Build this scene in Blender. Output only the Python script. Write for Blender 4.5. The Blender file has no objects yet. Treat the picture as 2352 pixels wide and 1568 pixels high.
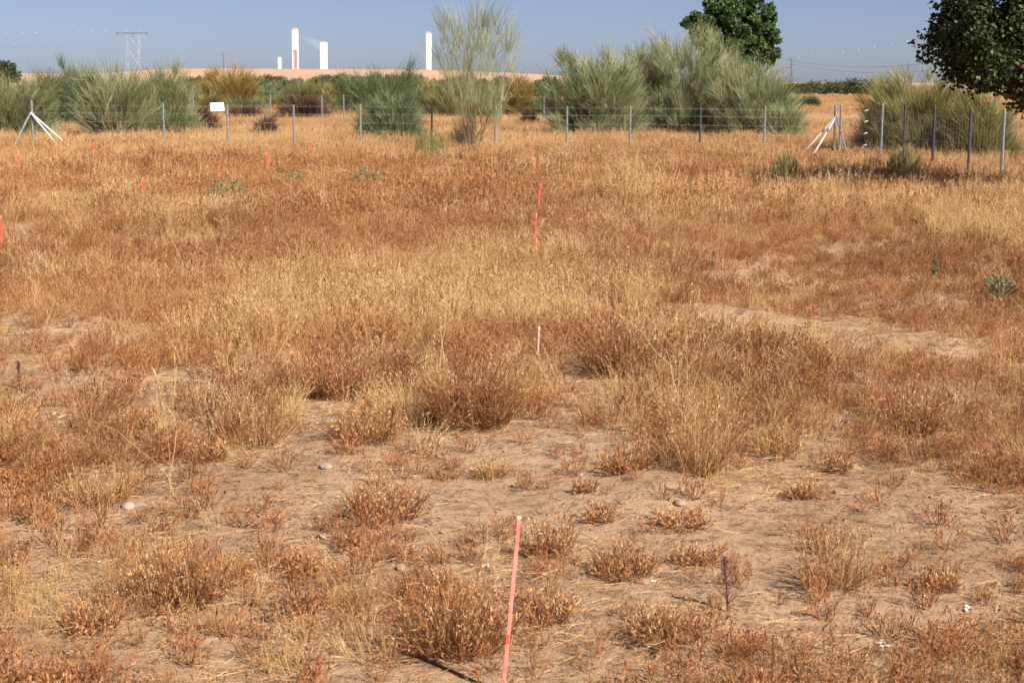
import bpy, math
import numpy as np
from mathutils import Matrix, Vector

# ------------------------------------------------------------------ camera, sky, sun
SC = bpy.context.scene
COL = SC.collection
R = math.radians
F_PX, CX, CY = 3708.0, 1176.0, 784.0          # 35 mm lens on a 22.2 mm wide sensor, photo measured 2352 px wide
EYE = np.array([0.0, 0.0, 1.65])
PITCH, ROLL = R(9.13), R(0.3)
KD = 3708.0/1907.0                           # distances below were first read with a wider lens
_r0 = np.array([1.0, 0, 0]); _u0 = np.array([0, math.sin(PITCH), math.cos(PITCH)])
CF = np.array([0, math.cos(PITCH), -math.sin(PITCH)])
CR = _r0*math.cos(ROLL) + _u0*math.sin(ROLL)
CU = _u0*math.cos(ROLL) - _r0*math.sin(ROLL)

cam = bpy.data.cameras.new('camera'); cam_o = bpy.data.objects.new('camera', cam); COL.objects.link(cam_o)
cam.sensor_width = 22.2; cam.lens = 35.0; cam.clip_start = 0.05; cam.clip_end = 40000
cam.dof.use_dof = True; cam.dof.focus_distance = 7.5; cam.dof.aperture_fstop = 7.5
cam_o.matrix_world = Matrix(((CR[0], CU[0], -CF[0], EYE[0]), (CR[1], CU[1], -CF[1], EYE[1]),
                             (CR[2], CU[2], -CF[2], EYE[2]), (0, 0, 0, 1)))
SC.camera = cam_o

SUN_AZ, SUN_EL = R(47), R(41)                  # behind the camera, to its right
to_sun = Vector((math.sin(SUN_AZ)*math.cos(SUN_EL), -math.cos(SUN_AZ)*math.cos(SUN_EL), math.sin(SUN_EL)))
world = bpy.data.worlds.new('World'); SC.world = world; world.use_nodes = True
wn, wl = world.node_tree.nodes, world.node_tree.links
sky = wn.new('ShaderNodeTexSky'); sky.sky_type = 'NISHITA'; sky.sun_disc = False
sky.sun_elevation = SUN_EL; sky.sun_rotation = math.pi - SUN_AZ
sky.altitude = 0; sky.air_density = 0.42; sky.dust_density = 0.62; sky.ozone_density = 1.5
tn = wn.new('ShaderNodeMix'); tn.data_type = 'RGBA'; tn.blend_type = 'MULTIPLY'; tn.inputs[0].default_value = 1.0
tn.inputs[7].default_value = (1.10, 0.97, 1.0, 1)      # dry dusty air, the same all round
wl.new(sky.outputs[0], tn.inputs[6]); wl.new(tn.outputs[2], wn['Background'].inputs[0])
wn['Background'].inputs[1].default_value = 0.045
sun = bpy.data.lights.new('sun', 'SUN'); sun.energy = 4.8; sun.angle = R(0.5); sun.color = (1.0, 0.93, 0.82)
sun_o = bpy.data.objects.new('sun', sun); COL.objects.link(sun_o)
sun_o.rotation_euler = to_sun.to_track_quat('Z', 'Y').to_euler()
SC.view_settings.view_transform = 'Standard'; SC.view_settings.look = 'None'
SC.view_settings.exposure = 1.12; SC.view_settings.gamma = 1.0; SC.view_settings.use_curve_mapping = False
SC.cycles.max_bounces = 4; SC.cycles.diffuse_bounces = 3; SC.cycles.transmission_bounces = 2; SC.cycles.use_light_tree = False; SC.cycles.volume_bounces = 0

# ------------------------------------------------------------------ geometry helpers
def ray(px, py):
    d = CF + CR*((px-CX)/F_PX) + CU*((CY-py)/F_PX)
    return d
def gp(px, py, z=0.0):                         # photo pixel -> point on the level ground
    d = ray(px, py); t = (z-EYE[2])/d[2]
    return EYE + d*t
def at(px, py, y):                             # photo pixel at a known distance
    d = ray(px, py); return EYE + d*(y/d[1])
def pxm(px, py, y):                            # metres per photo pixel there
    p = at(px, py, y); return float(np.dot(p-EYE, CF))/F_PX

_tab = np.random.RandomState(7).rand(256, 256)
def vnoise(x, y):
    x = np.asarray(x, float); y = np.asarray(y, float)
    xi = np.floor(x).astype(int); yi = np.floor(y).astype(int)
    fx = x-xi; fy = y-yi; fx = fx*fx*(3-2*fx); fy = fy*fy*(3-2*fy)
    a = _tab[xi & 255, yi & 255]; b = _tab[(xi+1) & 255, yi & 255]
    c = _tab[xi & 255, (yi+1) & 255]; d = _tab[(xi+1) & 255, (yi+1) & 255]
    return (a*(1-fx)+b*fx)*(1-fy) + (c*(1-fx)+d*fx)*fy
def fbm(x, y, s=1.0, o=4, off=0.0):
    t = 0; a = 0.5; n = 0
    for k in range(o):
        t = t + a*vnoise(np.asarray(x)*s+off+k*17.3, np.asarray(y)*s+off*1.7+k*9.1); n += a; a *= 0.5; s = s*2.03
    return t/n
def sstep(a, b, x):
    t = np.clip((np.asarray(x, float)-a)/(b-a), 0, 1); return t*t*(3-2*t)

class Blobs:                                   # patches read off the photo, kept as ellipses on the ground
    def __init__(s, lst):
        s.b = []
        for (cx, cy, rx, ry, w) in lst:
            c = gp(cx, cy); ex = abs(gp(cx+rx, cy)[0]-c[0])
            ey = 0.5*abs(gp(cx, max(cy-ry, 222))[1]-gp(cx, cy+ry)[1])
            s.b.append((c[0], c[1], ex, ey, w))
    def __call__(s, x, y, warp=0.5):
        n1 = fbm(x, y, 1.3, 3, 3.1)-0.5; n2 = fbm(x, y, 1.3, 3, 21.7)-0.5
        t = np.zeros_like(np.asarray(x, float))
        for (cx, cy, rx, ry, w) in s.b:
            u = (x-cx)/rx + n1*warp*1.6; v = (y-cy)/ry + n2*warp*1.6
            t = t + w*np.exp(-(u*u+v*v)**1.4)
        return np.clip(t, 0, 1)

BARE = Blobs([(1300,1150,620,95,.55),(2000,1190,330,80,.6),(660,1130,250,95,1),(950,1190,230,55,.9),(1260,1080,150,85,.95),(1330,975,100,55,.9),(1500,1225,300,60,.7),
    (1180,1180,220,55,.9),(2090,1220,230,110,.95),(2260,1390,130,90,.9),(1450,1390,140,70,.75),(810,1010,120,45,.9),
    (330,985,80,28,.8),(160,722,110,16,.9),(130,775,120,20,.8),(370,1500,150,60,.85),(650,1265,140,45,.75),
    (1990,548,170,11,.75),(2090,668,200,16,.6),(1890,850,80,12,.7),(1650,705,130,22,.5),(2090,765,150,18,.5),
    (520,662,70,10,.8),(600,880,50,28,.8),(60,1250,90,34,.7),(270,1190,110,45,.75),(740,968,60,22,.7),
    (1700,625,160,9,.8),(1850,480,130,8,.7),(1500,1100,80,30,.6),(1180,1000,60,30,.5),(1700,1420,120,60,.6),
    (1150,1330,120,60,.6),(200,1345,80,30,.6),(900,1330,60,40,.5),(620,1420,70,70,.7),(2200,900,90,12,.5),(2000,1440,110,50,.5)])
STRAW = Blobs([(1000,690,320,95,1),(1250,400,60,45,.9),(1430,425,90,45,.9),(640,720,140,120,.8),(1610,930,130,110,.9),
    (1520,765,110,60,.8),(1140,640,170,60,.7),(1850,400,170,60,.7),(450,515,110,35,.6),(1000,350,900,26,.7),(1480,700,90,60,.6),
    (250,480,140,40,.6),(2200,530,120,40,.6),(1100,1000,260,30,.3),(1850,950,120,90,.6),(750,1480,140,80,.6),(100,1480,140,80,.5)])
BROWN = Blobs([(800,860,170,75,1),(550,570,220,80,1),(960,500,320,60,.9),(1360,575,220,65,1),(1700,850,160,55,.9),(2100,615,270,45,.9),
    (300,570,260,85,.8),(790,560,160,55,.7),(1450,385,140,32,.8),(380,905,170,60,.9),(1000,1440,210,110,.9),(1500,810,150,70,.9),
    (2050,960,280,120,.7),(1900,1290,160,130,.7),(160,900,170,80,.6),(1130,850,140,60,.8),(1660,1480,160,80,.7),(240,660,200,50,.7),
    (1600,380,300,22,.7),(2200,760,140,60,.7),(200,1080,200,60,.6),(1300,470,160,40,.6)])
RIDGE = [(1990,560,190,16,.11),(2090,690,230,24,.10),(1900,865,90,16,.07),(1650,720,150,26,.08),(2100,785,170,22,.08),(1700,640,190,12,.08),
         (160,740,140,22,.06),(520,672,80,14,.06),(330,1000,100,32,.05),(1500,1120,90,30,.04),(1480,1160,160,30,.035),(790,1020,110,40,.04)]
_ridge = Blobs([(a, b, c, d, e) for a, b, c, d, e in RIDGE])
def terrain(x, y):
    x = np.asarray(x, float); y = np.asarray(y, float)
    near = 1-sstep(45, 110, np.hypot(x, y))
    z = near*(0.10*(fbm(x, y, 0.35, 2, 5.0)-0.5) + 0.05*(fbm(x, y, 1.7, 3, 8.0)-0.5) + 0.018*(fbm(x, y, 9.0, 3, 2.0)-0.5))
    z = z + near*_ridge(x, y, 0.35)
    az = x/np.maximum(np.abs(y), 1.0)
    hgt = 5.0 + 36.0*(1-sstep(-0.07, 0.13, az))*(.45+.55*sstep(-.27, -.19, az)) + 3.0*(fbm(az, az*0, 18.0, 2, 1.0)-.5)
    z = z + hgt*sstep(2500, 5800, y)*(1-0.9*sstep(5850, 7300, y)) + 0.8*(1-near)*(fbm(x, y, 0.012, 2, 4.0)-0.5)
    return z
def tz(x, y): return float(terrain(np.array([x]), np.array([y]))[0])

# ------------------------------------------------------------------ materials
def mat(name):
    m = bpy.data.materials.new(name); m.use_nodes = True
    return m, m.node_tree.nodes, m.node_tree.links, m.node_tree.nodes['Principled BSDF']
def ramp(n, stops):
    r = n.new('ShaderNodeValToRGB'); e = r.color_ramp.elements
    while len(e) > 1: e.remove(e[-1])
    e[0].position = stops[0][0]; e[0].color = (*stops[0][1], 1)
    for p, c in stops[1:]:
        k = e.new(p); k.color = (*c, 1)
    return r
def leaf_mat(name, stops, inst=False, trans=0.3, rough=0.75, spec=0.25):
    m, n, l, b = mat(name)
    a = n.new('ShaderNodeAttribute'); a.attribute_name = 'tint'
    src = a.outputs['Fac']
    if inst:
        i = n.new('ShaderNodeAttribute'); i.attribute_type = 'INSTANCER'; i.attribute_name = 'itint'
        mx = n.new('ShaderNodeMath'); mx.operation = 'MULTIPLY_ADD'; mx.inputs[1].default_value = 0.45
        ml = n.new('ShaderNodeMath'); ml.operation = 'MULTIPLY'; ml.inputs[1].default_value = 0.55
        l.new(i.outputs['Fac'], ml.inputs[0]); l.new(a.outputs['Fac'], mx.inputs[0]); l.new(ml.outputs[0], mx.inputs[2]); src = mx.outputs[0]
    r = ramp(n, stops); l.new(src, r.inputs[0])
    l.new(r.outputs[0], b.inputs['Base Color']); b.inputs['Roughness'].default_value = rough
    b.inputs['Specular IOR Level'].default_value = spec
    t = n.new('ShaderNodeBsdfTranslucent'); l.new(r.outputs[0], t.inputs[0])
    mix = n.new('ShaderNodeMixShader'); mix.inputs[0].default_value = trans
    l.new(b.outputs[0], mix.inputs[1]); l.new(t.outputs[0], mix.inputs[2]); l.new(mix.outputs[0], n['Material Output'].inputs[0])
    return m
def plain(name, c, rough=0.7, metal=0.0, var=0.12, scale=6.0, spec=0.3, bump=0.0):
    m, n, l, b = mat(name)
    tc = n.new('ShaderNodeTexCoord'); nz = n.new('ShaderNodeTexNoise'); nz.inputs['Scale'].default_value = scale; nz.inputs['Detail'].default_value = 5
    l.new(tc.outputs['Object'], nz.inputs['Vector'])
    lo = tuple(max(v*(1-var*2), 0) for v in c); hi = tuple(min(v*(1+var*2), 1) for v in c)
    r = ramp(n, [(0.3, lo), (0.7, hi)]); l.new(nz.outputs[0], r.inputs[0]); l.new(r.outputs[0], b.inputs['Base Color'])
    b.inputs['Roughness'].default_value = rough; b.inputs['Metallic'].default_value = metal; b.inputs['Specular IOR Level'].default_value = spec
    if bump:
        bp = n.new('ShaderNodeBump'); bp.inputs['Strength'].default_value = bump; bp.inputs['Distance'].default_value = 0.01
        l.new(nz.outputs[0], bp.inputs['Height']); l.new(bp.outputs[0], b.inputs['Normal'])
    return m

STR = [(0.0, (.25,.118,.045)), (0.35, (.44,.255,.108)), (0.7, (.60,.395,.195)), (1.0, (.74,.55,.32))]
BRN = [(0.0, (.11,.042,.018)), (0.4, (.315,.133,.054)), (0.75, (.48,.24,.105)), (1.0, (.67,.445,.23))]
M = dict(
    straw=leaf_mat('straw', STR, True), weed=leaf_mat('dry_weed', BRN, True),
    straw1=leaf_mat('straw_single', STR), weed1=leaf_mat('dry_weed_single', BRN),
    head1=leaf_mat('seed_head', [(0, (.36,.17,.06)), (.5, (.52,.30,.12)), (1, (.70,.49,.25))]),
    purple=leaf_mat('purple_weed', [(0, (.17,.07,.06)), (1, (.36,.19,.165))]),
    bluegreen=leaf_mat('blue_green_leaf', [(0, (.12,.145,.07)), (1, (.30,.33,.19))], trans=.4),
    olive=leaf_mat('olive_sprig', [(0, (.16,.16,.055)), (1, (.34,.33,.14))], trans=.4),
    broom=leaf_mat('broom_twig', [(0, (.075,.085,.03)), (.45, (.215,.24,.10)), (1, (.44,.475,.30))], trans=.35),
    broomy=leaf_mat('broom_twig_yellow', [(0, (.15,.11,.03)), (.5, (.33,.24,.07)), (1, (.48,.36,.14))], trans=.35),
    broomd=leaf_mat('broom_twig_deep', [(0, (.05,.07,.028)), (.5, (.115,.15,.065)), (1, (.24,.30,.165))], trans=.3),
    broomo=leaf_mat('broom_twig_olive', [(0, (.11,.10,.03)), (.5, (.22,.20,.07)), (1, (.36,.35,.16))], trans=.35),
    drytwig=leaf_mat('bleached_twig', [(0, (.16,.10,.05)), (1, (.42,.33,.20))], trans=.1),
    dead=leaf_mat('dead_twig', [(0, (.045,.026,.018)), (1, (.17,.095,.06))], trans=.1),
    poplar=leaf_mat('poplar_leaf', [(0, (.025,.05,.012)), (.6, (.06,.11,.028)), (1, (.12,.19,.055))], trans=.28, rough=.5, spec=.4),
    oak=leaf_mat('oak_leaf', [(0, (.018,.03,.011)), (.7, (.05,.07,.024)), (1, (.12,.155,.055))], trans=.2, rough=.55, spec=.25),
    grove=leaf_mat('grove_leaf', [(0, (.03,.045,.02)), (1, (.10,.125,.06))], trans=.15),
    bark=plain('bark', (.16,.11,.075), .9, var=.3, scale=14), twig=plain('twig_bark', (.22,.15,.09), .9, var=.25, scale=10),
    zinc=plain('galvanised_steel', (.23,.25,.265), .5, .4, var=.1, scale=20, spec=.5),
    white_tube=plain('pale_steel_tube', (.60,.61,.62), .35, .15, var=.05, scale=15, spec=.5),
    darkpost=plain('weathered_steel', (.06,.065,.075), .6, .4, var=.2, scale=15),
    wire=plain('fence_wire', (.36,.38,.37), .5, .5, var=.1, scale=20),
    sign=plain('white_enamel', (.86,.86,.86), .35, var=.02, scale=3), black=plain('black_paint', (.02,.02,.022), .6),
    conc=plain('tower_concrete', (.80,.78,.74), .85, var=.01, scale=.05), concw=plain('tower_cream', (.84,.79,.68), .85, var=.01, scale=.05),
    cap=plain('tower_cap', (.62,.33,.26), .8, var=.1, scale=.1), lattice=plain('tower_lattice', (.62,.36,.36), .8, var=.1, scale=.1),
    recv=plain('receiver_lit_white', (.88,.88,.88), .3, var=.02, scale=.05),  # near-white puts the heliostat light on the towers' right edge into the colour
    pylon=plain('pylon_steel', (.36,.37,.40), .6, .1, var=.1, scale=.3), pylond=plain('pylon_arm', (.13,.13,.17), .7, var=.1, scale=.3),
    conductor=plain('conductor', (.20,.21,.25), .6), marker=plain('line_marker', (.55,.55,.56), .6),
    stone=plain('stone', (.25,.17,.12), .9, var=.2, scale=14, bump=.6), stonew=plain('pale_stone', (.30,.235,.19), .9, var=.15, scale=14, bump=.5),
    orange=plain('orange_stake_paint', (.74,.10,.06), .6, var=.18, scale=12), salmon=plain('salmon_stake_paint', (.74,.23,.19), .5, var=.17, scale=22),
    pinkw=plain('faded_pink_stake', (.62,.36,.33), .5, var=.1, scale=20), tip=plain('pale_stake_tip', (.72,.60,.56), .5, var=.08, scale=30),
    clod=plain('earth_clod', (.34,.22,.14), .95, var=.15, scale=30, bump=.6),
    shell=plain('chalk_scrap', (.70,.66,.60), .8, var=.08, scale=30),
)

# ground: dry sandy soil near by, straw stubble farther off
def ground_mat():
    m, n, l, b = mat('dry_soil')
    tc = n.new('ShaderNodeTexCoord')
    def noise(s, d=6, rgh=.6):
        z = n.new('ShaderNodeTexNoise'); z.inputs['Scale'].default_value = s; z.inputs['Detail'].default_value = d; z.inputs['Roughness'].default_value = rgh
        l.new(tc.outputs['Object'], z.inputs['Vector']); return z.outputs[0]
    def mixc(f, a, c):
        x = n.new('ShaderNodeMix'); x.data_type = 'RGBA'
        (l.new(f, x.inputs[0]) if not isinstance(f, float) else setattr(x.inputs[0], 'default_value', f))
        for s, v in ((6, a), (7, c)):
            l.new(v, x.inputs[s]) if not isinstance(v, tuple) else setattr(x.inputs[s], 'default_value', (*v, 1))
        return x.outputs[2]
    n1, n2, n3 = noise(1.1, 5), noise(14, 8, .7), noise(75, 4, .7)
    r1 = ramp(n, [(.3, (.295,.185,.112)), (.55, (.385,.25,.157)), (.72, (.36,.255,.178))]); l.new(n1, r1.inputs[0])
    r2 = ramp(n, [(.36, (.45,.43,.41)), (.50, (1,1,1)), (.72, (1.2,1.17,1.14))]); l.new(n2, r2.inputs[0])
    mu = n.new('ShaderNodeMix'); mu.data_type = 'RGBA'; mu.blend_type = 'MULTIPLY'; mu.inputs[0].default_value = .8
    l.new(r1.outputs[0], mu.inputs[6]); l.new(r2.outputs[0], mu.inputs[7])
    r3 = ramp(n, [(.30, (.55,.52,.5)), (.42, (1,1,1)), (.70, (1,1,1)), (.76, (1.6,1.6,1.6))]); l.new(n3, r3.inputs[0])
    mv = n.new('ShaderNodeMix'); mv.data_type = 'RGBA'; mv.blend_type = 'MULTIPLY'; mv.inputs[0].default_value = .7
    l.new(mu.outputs[2], mv.inputs[6]); l.new(r3.outputs[0], mv.inputs[7])
    sp = n.new('ShaderNodeSeparateXYZ'); l.new(tc.outputs['Object'], sp.inputs[0])
    def rng(o, a, c):
        k = n.new('ShaderNodeMapRange'); k.inputs[1].default_value = a; k.inputs[2].default_value = c; l.new(o, k.inputs[0]); return k.outputs[0]
    f1 = ramp(n, [(.3, (.28,.155,.088)), (.5, (.40,.24,.14)), (.7, (.50,.33,.20))]); l.new(noise(.35, 6, .65), f1.inputs[0])
    c = mixc(rng(sp.outputs[1], 24, 46), mv.outputs[2], f1.outputs[0])
    f2 = ramp(n, [(.38, (.15,.13,.065)), (.5, (.34,.21,.12)), (.62, (.46,.31,.19))]); l.new(noise(.02, 5, .6), f2.inputs[0])
    c = mixc(rng(sp.outputs[1], 110, 300), c, f2.outputs[0])
    f3 = ramp(n, [(.35, (.40,.245,.165)), (.65, (.48,.31,.215))]); l.new(noise(.006, 4), f3.inputs[0])
    c = mixc(rng(sp.outputs[1], 1900, 2900), c, f3.outputs[0])
    l.new(c, b.inputs['Base Color']); b.inputs['Roughness'].default_value = .95; b.inputs['Specular IOR Level'].default_value = .1
    ad = n.new('ShaderNodeMath'); ad.operation = 'MULTIPLY_ADD'; ad.inputs[1].default_value = .3; l.new(n3, ad.inputs[0]); l.new(n2, ad.inputs[2])
    bp = n.new('ShaderNodeBump'); bp.inputs['Strength'].default_value = .9; bp.inputs['Distance'].default_value = .03
    l.new(ad.outputs[0], bp.inputs['Height']); l.new(bp.outputs[0], b.inputs['Normal'])
    return m
M['ground'] = ground_mat()

# ------------------------------------------------------------------ mesh building
def mesh(name, V, faces, m, tint=None, smooth=False):
    V = np.asarray(V, np.float32); me = bpy.data.meshes.new(name)
    faces = [np.asarray(f, np.int32) for f in (faces if isinstance(faces, list) else [faces]) if len(f)]
    me.vertices.add(len(V)); me.vertices.foreach_set('co', V.ravel())
    tot = np.concatenate([np.full(len(f), f.shape[1], np.int32) for f in faces]); idx = np.concatenate([f.ravel() for f in faces])
    me.loops.add(len(idx)); me.loops.foreach_set('vertex_index', idx)
    me.polygons.add(len(tot)); me.polygons.foreach_set('loop_start', np.concatenate([[0], np.cumsum(tot)[:-1]]).astype(np.int32))
    me.polygons.foreach_set('loop_total', tot)
    me.polygons.foreach_set('use_smooth', np.full(len(tot), bool(smooth)))
    if tint is not None:
        a = me.attributes.new('tint', 'FLOAT', 'POINT'); a.data.foreach_set('value', np.asarray(tint, np.float32))
    me.materials.append(m); me.update(calc_edges=True); me.validate()
    return me
def obj(name, me, parent=None, loc=None):
    o = bpy.data.objects.new(name, me); COL.objects.link(o)
    if parent: o.parent = parent
    if loc is not None: o.location = loc
    if parent and name in ('stem_cluster', 'seed_heads', 'grass_blades', 'leaf_cluster', 'plume', 'dry_tips', 'crown', 'limbs', 'stems'): o['kind'] = 'stuff'
    return o
def tag(o, label=None, cat=None, group=None, kind=None):
    if label: o['label'] = label
    if cat: o['category'] = cat
    if group: o['group'] = group
    if kind: o['kind'] = kind
    return o
def thing(name, loc, label, cat, group=None):
    o = obj(name, None, None, loc); return tag(o, label, cat, group)
def unit(v): return v/np.maximum(np.linalg.norm(v, axis=-1, keepdims=True), 1e-9)
def ribbons(P, W, rs, tint):                   # P[N,K,3] centre lines, W[N,K] widths
    N, K, _ = P.shape
    T = unit(np.gradient(P, axis=1)); rnd = unit(rs.normal(size=(N, 1, 3)))
    S = unit(np.cross(T, np.broadcast_to(rnd, T.shape)))*W[:, :, None]*0.5
    V = np.stack([P-S, P+S], 2).reshape(-1, 3)
    i = (np.arange(N)[:, None]*K + np.arange(K-1)[None])*2
    Fq = np.stack([i, i+1, i+3, i+2], -1).reshape(-1, 4)
    return V, Fq, np.repeat(np.asarray(tint, float), K*2)
def tubes(P, Rr, sides=5):
    N, K, _ = P.shape
    T = unit(np.gradient(P, axis=1)); ref = np.where(np.abs(T[..., 2:3]) > .9, [1., 0, 0], [0, 0, 1.])
    A = unit(np.cross(T, ref)); B = np.cross(T, A)
    th = np.arange(sides)/sides*2*math.pi
    V = P[:, :, None] + Rr[:, :, None, None]*(A[:, :, None]*np.cos(th)[None, None, :, None]+B[:, :, None]*np.sin(th)[None, None, :, None])
    V = V.reshape(-1, 3)
    n = np.arange(N)[:, None, None]; k = np.arange(K-1)[None, :, None]; s = np.arange(sides)[None, None]
    a = (n*K+k)*sides+s; b = (n*K+k)*sides+(s+1) % sides
    Fq = np.stack([a, b, b+sides, a+sides], -1).reshape(-1, 4)
    caps = [[(q*K+(K-1))*sides+j for j in range(sides)] for q in range(N)] + [[(q*K)*sides+j for j in range(sides)][::-1] for q in range(N)]
    return V, [Fq, np.array(caps)]
def join(parts):                               # [(V, F, tint)] -> one
    Vs, Fs, Ts, o = [], [], [], 0
    for V, Fq, t in parts:
        Vs.append(V); Fs.append(Fq+o); Ts.append(t); o += len(V)
    return np.concatenate(Vs), np.concatenate(Fs), np.concatenate(Ts)
def tube_mesh(name, pts, r, m, sides=8, smooth=True):
    P = np.asarray(pts, float)[None]; rr = np.broadcast_to(np.asarray(r, float), (1, P.shape[1])).copy()
    V, Fq = tubes(P, rr, sides); return mesh(name, V, Fq, m, smooth=False)
def boxes(lst):                                # [(x0,x1,y0,y1,z0,z1)]
    Vs, Fs = [], []
    for i, (x0, x1, y0, y1, z0, z1) in enumerate(lst):
        Vs += [(x0,y0,z0),(x1,y0,z0),(x1,y1,z0),(x0,y1,z0),(x0,y0,z1),(x1,y0,z1),(x1,y1,z1),(x0,y1,z1)]
        Fs += [[a+8*i for a in f] for f in ((3,2,1,0),(4,5,6,7),(0,1,5,4),(1,2,6,5),(2,3,7,6),(3,0,4,7))]
    return np.array(Vs, float), np.array(Fs)
def copy_tree(o, parent=None):
    c = o.copy(); COL.objects.link(c); c.parent = parent
    for ch in o.children: copy_tree(ch, c)
    return c
def diamonds(C, D, L, Wd, rs, tint):           # small pointed scales / leaves: centre, direction, length, width
    N = len(C); D = unit(D); S = unit(np.cross(D, rs.normal(size=(N, 3))))
    L = np.broadcast_to(np.asarray(L, float), (N,))[:, None]; Wd = np.broadcast_to(np.asarray(Wd, float), (N,))[:, None]
    V = np.stack([C, C+D*L*.45+S*Wd*.5, C+D*L, C+D*L*.45-S*Wd*.5], 1).reshape(-1, 3)
    Fq = (np.arange(N)[:, None]*4+np.arange(4)[None])
    return V, Fq, np.repeat(np.asarray(tint, float), 4)

# ------------------------------------------------------------------ ground sheet
def axis_grow(a, b, step, ratio):
    out = [a]; s = step; sg = 1 if b > a else -1
    while abs(out[-1]-a) < abs(b-a): s *= ratio; out.append(out[-1]+sg*s)
    return out
core = list(np.arange(-4.5, 4.51, .06))
xs = np.array(axis_grow(-4.5, -11000, .06, 1.055)[:0:-1] + core + axis_grow(core[-1], 11000, .06, 1.055)[1:])
ycore = list(np.arange(3.6, 14.5, .075))
ys = np.array(axis_grow(3.6, -60, .1, 1.16)[:0:-1] + ycore + axis_grow(ycore[-1], 12000, .075, 1.03)[1:])
GX, GY = np.meshgrid(xs, ys, indexing='ij'); GZ = terrain(GX.ravel(), GY.ravel())
nx, ny = len(xs), len(ys)
i, j = np.meshgrid(np.arange(nx-1), np.arange(ny-1), indexing='ij'); q = (i*ny+j).ravel()
tag(obj('ground', mesh('ground', np.stack([GX.ravel(), GY.ravel(), GZ], 1), np.stack([q, q+ny, q+ny+1, q+1], 1), M['ground'], smooth=True)),
    'dry sandy ground running to a tan hill on the horizon', kind='structure')
# pale track beyond the fence
tp = [(gp(430, 352), .35), (gp(560, 348), .42), (gp(700, 345), .40), (gp(760, 338), .25)]
Vt = []; 
for p, w in tp:
    for s in (-1, 1): Vt.append((p[0], p[1]+s*w, tz(p[0], p[1]+s*w)+.02))
tag(obj('path', mesh('path', np.array(Vt), np.array([[0,2,3,1],[2,4,5,3],[4,6,7,5]]), plain('path_dust', (.50,.40,.31), .95, var=.12, scale=3))),
    'pale bare dust path just beyond the front fence', kind='structure')

# ------------------------------------------------------------------ dry plants
def straw_clump(rs, n, rad, h, w, lean=.5, heads=.35, K=5):
    a = rs.rand(n)*6.283; r = rad*np.sqrt(rs.rand(n)); base = np.stack([r*np.cos(a), r*np.sin(a), np.full(n, -.01)], 1)
    hh = h*(.45+.55*rs.rand(n)); da = a+rs.normal(0, .9, n); ln = np.abs(rs.normal(0, lean, n))
    t = np.linspace(0, 1, K)[None]
    out = (ln*hh)[:, None]*(.35*t+.65*t**2.2); z = hh[:, None]*(t-.22*np.minimum(ln, 1.6)[:, None]*t**2.5)
    P = np.stack([base[:, 0:1]+np.cos(da)[:, None]*out, base[:, 1:2]+np.sin(da)[:, None]*out, z], 2)
    P[:, 1:-1] += rs.normal(0, h*.012, (n, K-2, 3))
    W = w*(.7+.6*rs.rand(n))[:, None]*np.linspace(1, .35, K)[None]; tint = np.clip(rs.normal(.5, .22, n), 0, 1)
    parts = [ribbons(P, W, rs, tint)]
    k = np.where(rs.rand(n) < heads)[0]
    if len(k):
        m = 4; tips = P[k, -1]; d = unit(P[k, -1]-P[k, -2])
        C = (tips[:, None]-d[:, None]*np.linspace(0, h*.18, m)[None, :, None]).reshape(-1, 3)
        D = np.repeat(d, m, 0)+rs.normal(0, .35, (len(C), 3))
        parts.append(diamonds(C, D, h*.055*(.6+.8*rs.rand(len(C))), w*1.9, rs, np.clip(rs.normal(.72, .2, len(C)), 0, 1)))
    return join(parts)
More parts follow.
